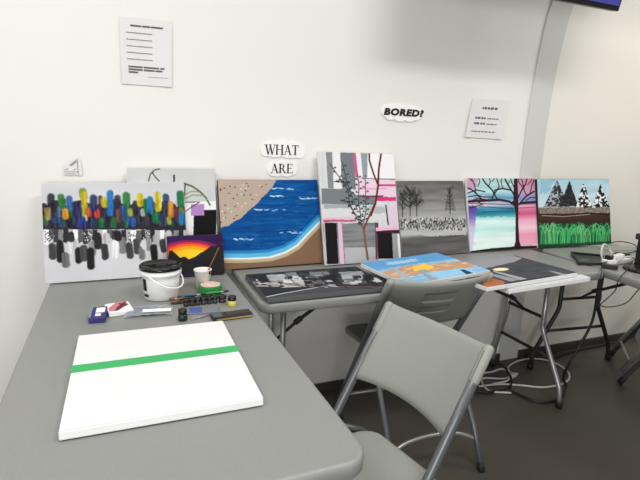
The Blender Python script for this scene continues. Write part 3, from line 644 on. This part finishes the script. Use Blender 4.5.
a.poly([q(270, 112), q(300, 108), q(390, 155), q(340, 168)], (150, 158, 164)); a.poly([q(150, 105), q(170, 100), q(260, 160), q(220, 165)], (160, 176, 186), .9); a.poly([q(300, 125), q(470, 105), q(560, 130), q(380, 160)], (150, 200, 230), .8, edge=.01); a.poly([q(455, 112), q(475, 112), q(520, 130), q(490, 135)], (30, 60, 90))
flat(a, 1.192, 1.515, .7980, math.radians(5.5), .017, 'canvas of blue sky and orange sunset clouds lying behind the slotted chair', ry=-.036)
# white canvas with tape on the near table
a = Art(.396, .472, [(77.5, 335), (222.5, 320), (265, 401), (59, 433)], (228, 228, 228)); a.streak(2, 30, 30)
wc = flat(a, .066, .930, .7625, math.radians(-.2), .019, 'blank white canvas crossed by a strip of green masking tape on the near table', name='blank_canvas')
bm = bmesh.new(); box(bm, (0, -.0008, .262), (.398, .0009, .038)); tp = fin('tape_strip', bm, M_greentape, wc); tp['label'] = 'green masking tape strip'
mbox('tape_end', (-.1986, .0035, .262), (.0012, .009, .038), M_greentape, tp); mbox('tape_end', (.1986, .0035, .262), (.0012, .009, .038), M_greentape, tp)

# ---------------------------------------------------------------- papers on the wall
def onwall(pts_xz, off, name, m, parent=None, rows=0):
    """polygon in x,z pressed on the curved wall"""
    bm = bmesh.new()
    a_ = [bm.verts.new((x, wallY(z)-off, z)) for x, z in pts_xz]; b_ = [bm.verts.new((x, wallY(z)-off-.0012, z)) for x, z in pts_xz]; n = len(a_)
    bm.faces.new(a_); bm.faces.new(b_)
    for i in range(n): bm.faces.new((a_[i], a_[(i+1) % n], b_[(i+1) % n], b_[i]))
    bmesh.ops.triangulate(bm, faces=[f for f in bm.faces if len(f.verts) > 4]); return fin(name, bm, m, parent)
def sheet(name, corners, label, cat, n=10, off=.004, curl=.004):
    """corners TL TR BR BL in x,z"""
    TL, TR, BR, BL = [Vector(c) for c in corners]
    bm = bmesh.new(); g = []; g2 = []
    def P(u, v):
        p = (TL*(1-u)+TR*u)*(1-v)+(BL*(1-u)+BR*u)*v; return p
    for j in range(n+1):
        g.append([]); g2.append([])
        for i in range(n+1):
            p = P(i/n, j/n); o_ = off+curl*(abs(2*i/n-1)**3)*(j/n)
            g[-1].append(bm.verts.new((p.x, wallY(p.y)-o_, p.y))); g2[-1].append(bm.verts.new((p.x, wallY(p.y)-o_+.0008, p.y)))
    for j in range(n):
        for i in range(n):
            bm.faces.new((g[j][i], g[j][i+1], g[j+1][i+1], g[j+1][i])); bm.faces.new((g2[j][i], g2[j+1][i], g2[j+1][i+1], g2[j][i+1]))
    for i in range(n):
        bm.faces.new((g[0][i], g2[0][i], g2[0][i+1], g[0][i+1])); bm.faces.new((g[n][i], g[n][i+1], g2[n][i+1], g2[n][i]))
        bm.faces.new((g[i][0], g[i+1][0], g2[i+1][0], g2[i][0])); bm.faces.new((g[i][n], g2[i][n], g2[i+1][n], g[i+1][n]))
    o = fin(name, bm, M_paper); tag(o, label, cat)
    def words(lines, m, pn='printed_line'):
        for u0, u1, v, h, wl, slope in lines:
            b2 = bmesh.new(); u = u0
            while u < u1-.004:
                w_ = min(wl*(.5+rng.random()), u1-u); vs = []
                for du, dv in ((0, 0), (w_*(.93 if wl > .1 else .74), 0), (w_*(.93 if wl > .1 else .74), h), (0, h)):
                    uu = u+du; vv = v+dv+slope*(uu-u0); p = P(uu, vv); vs.append(b2.verts.new((p.x, wallY(p.y)-off-curl*(abs(2*uu-1)**3)*vv-.0012, p.y)))
                b2.faces.new(vs); u += w_
            fin(pn, b2, m, o)
    return o, words
o, W_ = sheet('schedule_poster', [(.016, 1.749), (.212, 1.752), (.206, 1.502), (.016, 1.502)], 'white printed sheet of short lines taped high on the left of the wall', 'poster')
W_([(.20, .84, .105, .026, .3, 0)], M_inkg, 'printed_heading')
W_([(.12, .62, .215+.098*i, .014, .034, 0) for i in range(5)], M_inkg)
W_([(.14, .86, .715, .026, .3, 0), (.14, .82, .757, .026, .3, 0), (.14, .34, .799, .026, .2, 0)], M_inkg, 'printed_bold_line'); W_([(.52, .93, .865, .008, .06, 0)], M_inkg, 'printed_footer')
o, W_ = sheet('notice_paper', [(1.733, 1.553), (1.990, 1.556), (1.958, 1.348), (1.706, 1.352)], 'white printed notice on the wall just left of the pale arch rib', 'poster', curl=.006)
W_([(.30, .72, .20, .055, .09, 0), (.17, .46, .46, .05, .08, 0), (.17, .47, .60, .05, .08, 0)], M_inkg, 'printed_bold_line'); W_([(.49, .80, .475, .03, .07, 0), (.50, .78, .62, .028, .07, 0)], M_inkg, 'printed_line'); W_([(.14, .78, .82, .026, .08, 0)], M_inkg)
def cloud(name, discs, label):
    bm = bmesh.new()
    for k, (x, z, r, rz_) in enumerate(discs):
        ps = [(x+r*math.cos(2*PI*i/28), z+rz_*math.sin(2*PI*i/28)) for i in range(28)]
        y = wallY(z)-.004-k*.00012; a_ = [bm.verts.new((px, y+.003, pz)) for px, pz in ps]; b_ = [bm.verts.new((px, y-.001, pz)) for px, pz in ps]
        bm.faces.new(a_); bm.faces.new(b_)
        for i in range(28): bm.faces.new((a_[i], a_[(i+1) % 28], b_[(i+1) % 28], b_[i]))
    o = fin(name, bm, M_card); tag(o, label, 'sign', None); return o
# serif capitals from thick and thin strokes, unit height
def serif(ch):
    T, t = .15, .055; P = []
    def bar(x0, y0, x1, y1, w_): P.append([(x0-w_/2, y0), (x0+w_/2, y0), (x1+w_/2, y1), (x1-w_/2, y1)])
    def hb(x0, x1, y, w_): P.append([(x0, y-w_/2), (x1, y-w_/2), (x1, y+w_/2), (x0, y+w_/2)])
    def sf(x, y, w_=.3): hb(x-w_/2, x+w_/2, y+(.02 if y < .5 else -.02), .045)
    if ch == 'W': bar(.12, 1, .36, 0, T); bar(.36, 0, .58, .95, t); bar(.52, 1, .76, 0, T); bar(.76, 0, 1.0, 1, t); sf(.12, 1); sf(.55, 1); sf(1.0, 1, .24); return P, 1.08
    if ch == 'H': bar(.15, 0, .15, 1, T); bar(.68, 0, .68, 1, T); hb(.15, .68, .52, t); [sf(x, y) for x in (.15, .68) for y in (0, 1)]; return P, .84
    if ch == 'A': bar(.12, 0, .42, 1, t); bar(.40, 1, .70, 0, T); hb(.22, .62, .34, t); sf(.12, 0, .24); sf(.70, 0); return P, .84
    if ch == 'T': bar(.36, 0, .36, 1, T); hb(.02, .70, .97, t); bar(.04, .78, .04, 1, .045); bar(.68, .78, .68, 1, .045); sf(.36, 0); return P, .74
    if ch == 'E': bar(.15, 0, .15, 1, T); hb(.15, .60, .97, t); hb(.15, .50, .52, t); hb(.15, .62, .03, t); bar(.59, .80, .59, 1, .045); bar(.62, 0, .64, .22, .045); bar(.49, .42, .49, .62, .04); sf(.15, 0); sf(.15, 1); return P, .70
    if ch == 'R':
        bar(.15, 0, .15, 1, T); bar(.36, .5, .66, 0, T); sf(.15, 0); sf(.15, 1); sf(.68, 0, .22)
        for k in range(10):
            a0, a1 = -PI/2+PI*k/10, -PI/2+PI*(k+1)/10; w0 = .06+.09*math.cos(a0)**2; w1 = .06+.09*math.cos(a1)**2
            f_ = lambda a_, w_: [(.32+(.25)*math.cos(a_), .735+.25*math.sin(a_)), (.32+(.25-w_)*math.cos(a_), .735+(.25-w_*.5)*math.sin(a_))]
            A, B = f_(a0, w0), f_(a1, w1); P.append([A[0], B[0], B[1], A[1]])
        hb(.15, .33, .965, t); hb(.15, .36, .50, t); return P, .80
def word(txt, x, z, h, parent, sx=1., slope=0., rot=0):
    for ch in txt:
        P, adv = serif(ch); bm = bmesh.new()
        for pl in P:
            vs = [bm.verts.new((x+px*h*sx, wallY(z)-.0072, z+py*h+slope*px)) for px, py in pl]; bm.faces.new(vs)
        for f in bm.faces:
            if f.normal.y > 0: f.normal_flip()
        me = bpy.data.meshes.new('letter'); bm.to_mesh(me); bm.free(); link('letter', me, M_ink, parent); x += adv*h*sx
    return x
c1 = cloud('word_card', [(.632, 1.262, .040, .034), (.69, 1.268, .042, .038), (.742, 1.262, .040, .040), (.775, 1.256, .026, .034), (.61, 1.256, .022, .028), (.655, 1.250, .040, .026), (.72, 1.248, .040, .026)], 'cloud-shaped white card reading WHAT on the wall')
word('WHAT', .606, 1.237, .045, c1, 1.04)
c2 = cloud('word_card', [(.650, 1.172, .032, .033), (.695, 1.178, .036, .030), (.735, 1.174, .032, .032), (.668, 1.158, .030, .022), (.715, 1.158, .034, .022)], 'cloud-shaped white card reading ARE above the beach painting')
word('ARE', .634, 1.153, .043, c2, 1.1)
c3 = cloud('word_card', [(1.222, 1.462, .030, .030), (1.262, 1.468, .032, .032), (1.30, 1.466, .034, .034), (1.345, 1.466, .034, .034), (1.385, 1.464, .032, .032), (1.408, 1.458, .024, .028), (1.245, 1.44, .030, .022), (1.30, 1.437, .034, .024), (1.355, 1.437, .034, .022), (1.395, 1.440, .022, .018)], 'cloud-shaped white card reading BORED? high on the wall')
# chunky hand-lettered capitals (built-in font, fattened)
cu = bpy.data.curves.new('bored', 'FONT'); cu.body = 'BORED?'; cu.size = .058; cu.offset = .0036; cu.space_character = 1.12; cu.shear = .15; cu.resolution_u = 3
to = bpy.data.objects.new('bored', cu); C.objects.link(to)
me = bpy.data.meshes.new_from_object(to.evaluated_get(bpy.context.evaluated_depsgraph_get())); bpy.data.objects.remove(to)
me.transform(Matrix.Translation((1.206, wallY(1.45)-.0075, 1.444)) @ Matrix.Diagonal((1, 1, .74, 1)) @ Matrix.Rotation(PI/2, 4, 'X')); me.materials.clear(); link('lettering', me, M_ink, c3)
o = onwall([(-.214, 1.140), (-.214, 1.178), (-.200, 1.186), (-.178, 1.200), (-.160, 1.212), (-.150, 1.200), (-.146, 1.150), (-.150, 1.138)], .006, 'paper_scrap', M_paper); tag(o, 'torn scrap of paper with grey markings above the rainbow dabs painting', 'paper')
for p_ in ([(-.212, 1.152), (-.16, 1.150), (-.16, 1.1525), (-.212, 1.1545)], [(-.212, 1.160), (-.196, 1.166), (-.197, 1.160)], [(-.192, 1.178), (-.166, 1.200), (-.164, 1.190), (-.184, 1.174)], [(-.163, 1.14), (-.163, 1.202), (-.160, 1.202), (-.160, 1.14)], [(-.21, 1.144), (-.17, 1.143), (-.17, 1.145), (-.21, 1.146)], [(-.182, 1.156), (-.170, 1.166), (-.170, 1.160)]):
    onwall(p_, .0075, 'grey_marking', M_pad, o)

# ---------------------------------------------------------------- television at the top right
tv = empty('television', (1.645, 1.72, 1.938)); tag(tv, 'black flat television hanging from the vault at the top right corner', 'television')
tv.rotation_euler = (math.radians(12), 0, 0)
mbox('casing', (0, .022, .30), (1.02, .04, .60), M_black, tv, bev=.004); mbox('screen', (0, -.0005, .302), (.985, .006, .562), M_screen, tv)
mtube('mount_arm', [(0, .05, .35), (0, .21, .55)], .02, M_black, tv)

# ---------------------------------------------------------------- things on the near table
t = empty('paint_bucket', (.113, 1.748, TZ)); t.scale = (1.05, 1.05, 1.02); tag(t, 'white plastic bucket with a black paint-covered lid', 'bucket')
bm = bmesh.new(); lathe(bm, [(0, .001), (.052, .001), (.056, .004), (.0605, .070), (.0625, .086), (.067, .088), (.068, .098), (.0655, .100), (.065, .108), (.068, .109), (.069, .114), (.0655, .116), (.062, .108)]); fin('bucket_body', bm, M_white, t, True)
bm = bmesh.new(); lathe(bm, [(.0690, .106), (.0700, .112), (.0690, .1175), (.066, .120), (.060, .118), (.058, .113), (.03, .112), (0, .113)]); fin('lid', bm, M_paintblack, t, True)['label'] = 'lid coated in glossy black paint'
pts = [(-.068*math.cos(a_), -.070*math.sin(a_)-.004, .094-.048*math.sin(a_)) for a_ in np.linspace(0, PI, 13)]; mtube('handle', [Matrix.Rotation(.8, 3, 'Z') @ Vector(p_) for p_ in pts], .0028, M_white, t)
def curved_label(z0, z1, a0, a1, nm):
    bm = bmesh.new(); pr = None
    for k in range(7):
        a_ = math.radians(a0+(a1-a0)*k/6); r0, r1 = .0566+(z0-.004)*.068+.0008, .0566+(z1-.004)*.068+.0008
        cur = (bm.verts.new((r0*math.cos(a_), r0*math.sin(a_), z0)), bm.verts.new((r1*math.cos(a_), r1*math.sin(a_), z1)))
        if pr: bm.faces.new((pr[0], cur[0], cur[1], pr[1]))
        pr = cur
    fin(nm, bm, M_ink, t)
curved_label(.035, .078, 196, 216, 'printed_label'); curved_label(.014, .024, 198, 222, 'printed_label')
t = empty('paper_cup', (.268, 1.808, TZ)); tag(t, 'white paper cup with black drips on its rim, beside the bucket', 'cup')
bm = bmesh.new(); lathe(bm, [(0, .002), (.023, .002), (.0235, 0), (.0245, 0), (.0315, .072), (.0335, .073), (.0335, .076), (.031, .076), (.0235, .004), (0, .004)]); fin('cup_body', bm, M_cupw, t, True)
mbox('paint_drip', (.022, -.024, .068), (.006, .004, .014), M_black, t, rz=.7)
o = mtube('mixing_stick', [(.262, 1.806, TZ+.010), (.300, 1.822, TZ+.085), (.335, 1.837, TZ+.150)], .0022, M_wood2); tag(o, 'thin brown brush handle standing in the paper cup', 'brush')
t = empty('tape_roll', (.287, 1.748, TZ)); t.scale = (1, 1, 1.2); tag(t, 'roll of green tape lying flat in front of the paper cup', 'tape')
bm = bmesh.new(); lathe(bm, [(.030, .0), (.043, 0), (.0435, .003), (.0435, .025), (.043, .0265), (.030, .0265), (.030, 0)]); fin('tape_winding', bm, M_greenroll, t)
bm = bmesh.new(); lathe(bm, [(.022, .001), (.030, .001), (.030, .028), (.022, .028), (.022, .001)]); fin('cardboard_core', bm, mat('core_pink', (214, 178, 170), .8), t)
bm = bmesh.new(); lathe(bm, [(0, .0265), (.036, .0270), (.036, .0278), (0, .0283)]); fin('paper_label', bm, mat('label_pale', (222, 196, 186), .8, var=.25, scale=70), t)
def brush(x, y, ang, mh, mb, label, L=.10, z=.0045, tilt=0):
    t = empty('paint_brush', (x, y, TZ+z), ang); t.rotation_euler = (0, tilt, ang); tag(t, label, 'brush', 'brushes piled by the bucket')
    mtube('handle', [(0, 0, 0), (L*.3, 0, 0), (L*.6, 0, 0), (L*.66, 0, 0)], [.0024, .0045, .0054, .004], mh, t)
    mtube('ferrule', [(L*.66, 0, 0), (L*.8, 0, 0)], .0036, M_silver, t); mtube('bristles', [(L*.8, 0, 0), (L*.92, 0, 0), (L, 0, 0)], [.0036, .0042, .001], mb, t)
K = ['topmost of the brush pile', 'nearest the bucket', 'lying under the others', 'pointing at the tape roll', 'at the near side of the pile', 'at the far side of the pile', 'crossing the middle of the pile', 'at the right end of the pile', 'half under the bucket handle', 'lying just in front of the bucket']
for i, (x, y, an, mh, mb, L, z, c) in enumerate([(.145, 1.668, .25, M_wood, M_black, .09, .0045, 'orange-handled'), (.14, 1.690, .12, M_wood, M_black, .085, .0045, 'orange-handled'), (.225, 1.668, 3.05, M_black2, M_wood2, .095, .0125, 'black-handled'), (.16, 1.675, .02, M_teal, M_black, .10, .0205, 'teal-handled'), (.205, 1.650, .25, M_teal, M_black2, .11, .0045, 'teal-handled'), (.21, 1.690, -.10, M_bluegrey, M_black, .10, .0045, 'blue-handled'), (.22, 1.664, .32, M_black2, M_black, .10, .0125, 'black-handled'), (.245, 1.680, .08, M_greenroll, M_black, .10, .0205, 'green-handled'), (.150, 1.655, .55, M_wood2, M_black, .085, .0145, 'brown-handled'), (.135, 1.650, .10, M_black2, M_wood, .09, .0045, 'black-handled')]):
    brush(x, y, an, mh, mb, c+' paint brush '+K[i], L, z)
def pot(x, y, r, h, mb, ml, label, group=None, lidh=.4, rot=None, name='paint_pot'):
    t = empty(name, (x, y, TZ)); tag(t, label, 'paint pot', group)
    hb = h*(1-lidh); bm = bmesh.new(); lathe(bm, [(0, 0), (r*.9, 0), (r*.95, .002), (r*.95, hb), (r*.8, hb), (0, hb)], seg=20); fin('pot_body', bm, mb, t, True)
    bm = bmesh.new(); lathe(bm, [(0, hb), (r, hb), (r*1.02, hb+.001), (r*1.0, h-.002), (r*.85, h), (0, h)], seg=20); fin('pot_lid', bm, ml, t, True)
for i in range(6):
    pos = ['left end pot', 'second pot from the left', 'third pot from the left', 'third pot from the right', 'second pot from the right', 'right end pot'][i]
    pot(.184+i*.0196, 1.6235+i*.0012, .0096, .024, [M_black2, mat('pot_%d' % i, [(30, 42, 44), (50, 30, 30), (24, 46, 36), (42, 42, 52), (50, 36, 32)][i % 5], .3)][i % 2], M_black, pos+' in the row of six small dark paint pots', 'row of small dark paint pots')
pot(.309, 1.633, .014, .026, mat('pot_wine', (60, 26, 34), .3), M_black, 'dark red paint pot with black lid, between the row of pots and the yellow pot', lidh=.5)
pot(.333, 1.585, .0145, .036, M_yellow, M_black, 'yellow paint pot with a black lid', lidh=.42)
t = empty('paint_bottle', (.158, 1.497, TZ)); tag(t, 'small dark green paint bottle left of the narrow black box', 'bottle')
bm = bmesh.new(); lathe(bm, [(0, 0), (.014, 0), (.015, .003), (.015, .017), (.011, .021), (0, .022)], seg=24); fin('bottle_body', bm, mat('bottle_green', (22, 44, 40), .2), t, True)
bm = bmesh.new(); lathe(bm, [(0, .021), (.012, .021), (.0135, .024), (.0135, .036), (.011, .038), (0, .038)], seg=24); fin('cap', bm, M_black, t, True)
t = empty('paint_set_box', (.309, 1.478, TZ), math.radians(4)); tag(t, 'narrow black box with a gold stripe beside the green-taped canvas', 'box')
mbox('box_body', (0, 0, .007), (.128, .046, .014), M_black2, t, bev=.0015); mbox('gold_stripe', (.004, -.0236, .006), (.118, .001, .005), M_gold, t); mbox('box_window', (.020, .002, .0145), (.076, .032, .001), mat('box_brown', (56, 46, 40), .3), t); mbox('box_flap', (-.048, 0, .015), (.030, .042, .003), mat('flap', (74, 92, 100), .25), t)
t = empty('paint_card', (.225, 1.560, TZ), math.radians(-6)); tag(t, 'flat blue and grey card packet in front of the row of paint pots', 'packet')
mbox('sleeve', (0, 0, .0025), (.118, .058, .005), mat('packet_grey', (128, 132, 140), .25), t, bev=.001); mbox('blue_panel', (-.018, 0, .0054), (.040, .050, .0008), mat('packet_blue', (70, 92, 160), .3), t)
o = mtube('palette_knife', [(.182, 1.487, TZ+.003), (.215, 1.500, TZ+.003), (.25, 1.515, TZ+.004)], [.0015, .003, .0035], M_silver, None); tag(o, 'slim silver palette tool between dark bottle and black box', 'tool')
# packages on the left
t = empty('brush_packet', (-.088, 1.592, TZ), math.radians(-3)); tag(t, 'indigo packet with white labels, leftmost of the packets on the near table', 'packet')
mbox('packet_body', (0, 0, .010), (.048, .098, .020), M_indigo, t, bev=.003); mbox('white_label', (.006, .014, .0204), (.026, .044, .0008), M_card, t); mbox('lower_label', (.002, -.028, .0204), (.016, .020, .0008), M_card, t); mbox('pale_side', (-.021, 0, .0204), (.006, .096, .0006), M_clear, t)
t = empty('pink_packet', (-.028, 1.632, TZ), math.radians(10)); tag(t, 'white and pink packet with a dark red printed shape, beside the indigo packet', 'packet')
mbox('packet_body', (0, 0, .009), (.074, .090, .016), M_card, t, bev=.002)
bm = bmesh.new(); prism(bm, [(-.035, -.034), (-.012, -.038), (.030, .006), (.028, .040), (-.004, .040), (-.033, -.004)], .0171, .0178); fin('pink_print', bm, M_pink, t)
bm = bmesh.new(); prism(bm, [(-.020, -.036), (-.006, -.034), (.012, -.008), (.030, .004), (.022, .020), (.030, .040), (.014, .028), (.002, .030), (.006, .012), (-.004, -.002)], .0179, .0185); fin('dark_print', bm, M_red, t)
t = empty('clear_bag', (.062, 1.598, TZ), math.radians(-5)); tag(t, 'clear plastic bag with grey contents and a white slip, right of the pink packet', 'bag')
bm = bmesh.new(); r_ = bmesh.ops.create_grid(bm, x_segments=24, y_segments=16, size=.5); 
for v in bm.verts: v.co = Vector((v.co.x*.150, v.co.y*.092, .013+.0015*math.sin(v.co.x*31+v.co.y*9)*math.cos(v.co.y*17)-.0055*(2*abs(v.co.x))**4-.0055*(2*abs(v.co.y))**4+.001))
fin('film', bm, M_clear, t, True); mbox('brush_roll', (-.02, .004, .005), (.09, .06, .008), mat('bag_grey', (92, 100, 112), .5), t, bev=.002); mbox('white_slip', (.026, -.026, .0152), (.088, .026, .0012), M_card, t, rz=-.05)
o = mbox('paper_crumb', (.398, 1.955, TZ+.0), (.004, .003, .003), M_card); bpy.data.objects.remove(o)

# ---------------------------------------------------------------- things on the right table
def prism_obj(name, pts, z0, z1, m, parent=None):
    bm = bmesh.new(); prism(bm, pts, z0, z1); return fin(name, bm, m, parent)
t = empty('document_tray', (2.245, 1.77, TZ), 0); tag(t, 'low dark tray with raised rim left of the cable tangle', 'tray')
tp_ = [(2.277-2.245, 1.885-1.77), (2.395-2.245, 1.785-1.77), (2.235-2.245, 1.655-1.77), (2.105-2.245, 1.69-1.77)]
prism_obj('tray_base', tp_, .002, .006, M_tray, t)
mtube('rim', [(x, y, .012) for x, y in tp_+tp_[:1]], .006, M_black2, t); mbox('sticker', (-.03, -.02, .0068), (.035, .010, .001), M_pad, t, rz=-.6)
t = empty('grey_mouse_pad', (2.70, 1.965, TZ), -.1); tag(t, 'thin grey pad lying on the table behind the white power strip', 'pad')
prism_obj('mouse_pad_sheet', rrect(-.10, -.085, .10, .085, .02), 0, .004, M_pad, t)
t = empty('power_strip', (2.345, 1.668, TZ), math.radians(6)); tag(t, 'white power strip with plugs tangled in cables at the right edge', 'power strip')
mbox('strip_body', (0, 0, .015), (.20, .045, .028), M_white, t, bev=.006)
for k in range(4): mbox('plug', (-.072+k*.048, 0, .039), (.028, .032, .022), [M_black, M_white, M_white, M_black][k], t, bev=.004)
t = empty('monitor_stand', (2.375, 1.525, TZ), 0); tag(t, 'black oval monitor stand with upright neck at the right edge of the photo', 'stand')
bm = bmesh.new(); lathe(bm, [(0, 0), (.110, 0), (.115, .004), (.113, .012), (.09, .018), (0, .022)], seg=48); fin('oval_base', bm, M_black, t, True).scale = (1.05, .85, 1)
mbox('neck', (0, .045, .085), (.045, .03, .14), M_black, t, bev=.006); mbox('neck_joint', (0, .045, .16), (.07, .045, .03), M_black2, t, bev=.006)
def cable(name, pts, r, m, label, n=6): o = mtube(name, pts, r, m, None, sm=n, seg=8); tag(o, label, 'cable'); return o
z = TZ
cable('white_cable', [(2.36, 1.70, z+.034), (2.30, 1.70, z+.010), (2.262, 1.69, z+.03), (2.262, 1.70, z+.07), (2.30, 1.72, z+.092), (2.345, 1.73, z+.078), (2.36, 1.72, z+.05), (2.31, 1.64, z+.035), (2.25, 1.62, z+.008), (2.23, 1.66, z+.008)], .005, M_greycable, 'thick white cable looped above the power strip')
cable('white_cable', [(2.24, 1.635, z+.006), (2.30, 1.63, z+.03), (2.36, 1.63, z+.045), (2.42, 1.64, z+.035), (2.49, 1.66, z+.006)], .0045, M_greycable, 'thinner white cable lying across the front of the power strip')
cable('black_cable', [(2.60, 1.96, z+.004), (2.66, 1.985, z+.012), (2.78, 1.985, z+.03), (2.84, 1.93, z+.02), (2.74, 1.84, z+.01), (2.60, 1.80, z+.01), (2.45, 1.76, z+.02), (2.40, 1.72, z+.04)], .003, M_blackcable, 'thin black cable arching over the grey pad')
cable('black_cable', [(2.39, 1.69, z+.05), (2.32, 1.67, z+.055), (2.22, 1.64, z+.012), (2.12, 1.58, z+.012), (2.06, 1.53, z+.012), (2.04, 1.52, z-.05), (2.07, 1.52, z-.10), (2.06, 1.52, z-.16)], .0025, M_blackcable, 'thin black cable hanging straight down from the corner of the right table')
cable('black_cable', [(2.40, 1.62, z+.03), (2.25, 1.54, z+.012), (2.10, 1.46, z+.012), (2.052, 1.44, z-.01), (2.045, 1.44, z-.05), (1.99, 1.44, z-.09), (1.965, 1.44, z-.11), (2.03, 1.44, z-.125), (2.12, 1.43, z-.11), (2.19, 1.43, z-.05)], .0025, M_blackcable, 'thin black cable sagging in a loop below the right table')
t = empty('power_adapter', (2.205, 1.60, z), -.9); tag(t, 'small black power adapter at the near corner of the right table', 'adapter'); mbox('adapter_body', (0, 0, .012), (.07, .032, .024), M_black, t, bev=.004); mbox('adapter_label', (0, 0, .0245), (.03, .018, .0008), M_pad, t)
cable('black_cable', [(2.345, 1.75, z-.06), (2.350, 1.75, .55), (2.344, 1.75, .39), (2.279, 1.75, .264), (2.226, 1.76, .15), (2.24, 1.79, .05), (2.26, 1.78, .010), (2.142, 1.703, .008), (2.029, 1.678, .008), (1.954, 1.713, .008), (1.929, 1.785, .008), (1.897, 1.850, .008), (1.78, 1.866, .008), (1.70, 1.92, .008)], .007, M_blackcable, 'thick black cable falling from the right table and curling over the floor')
# ---------------------------------------------------------------- cables on the floor
f_ = .007
cable('white_cable', [(1.78, 1.934, f_), (1.91, 1.916, f_), (2.012, 1.871, f_), (2.132, 1.808, f_), (2.296, 1.814, f_), (2.41, 1.897, f_), (2.44, 2.02, f_), (2.38, 2.10, f_), (2.26, 2.12, f_), (2.13, 2.08, f_), (2.06, 2.01, .012), (1.98, 1.93, .014), (1.87, 1.93, f_)], .0055, M_greycable, 'white cable loop spread on the floor under the wall table')
cable('white_cable', [(1.82, 2.08, f_), (1.957, 2.05, f_), (2.04, 2.045, .018), (2.06, 1.99, .012), (1.98, 1.96, f_), (1.86, 2.00, f_), (1.80, 1.88, f_), (1.90, 1.82, f_)], .0055, M_greycable, 'white cable knot on the floor, nearest the foreground chair')
cable('black_cable', [(1.80, 2.06, .01), (1.90, 2.10, .05), (2.00, 2.09, .05), (2.03, 2.01, .04), (1.98, 1.90, .01), (1.86, 1.85, f_)], .006, M_blackcable, 'black cable coiled round the white knot on the floor')
cable('black_cable', [(2.42, 2.06, f_), (2.6, 2.10, f_), (2.85, 2.12, f_), (3.2, 2.13, f_)], .006, M_blackcable, 'black cable lying on the floor along the baseboard')
t = empty('cable_plug', (2.05, 1.965, 0), .3); tag(t, 'small white plug among the cables on the floor', 'plug'); mbox('plug_body', (0, 0, .014), (.05, .026, .022), M_greycable, t, bev=.005); mbox('strain_relief', (.034, 0, .012), (.022, .014, .012), M_white, t, bev=.003)
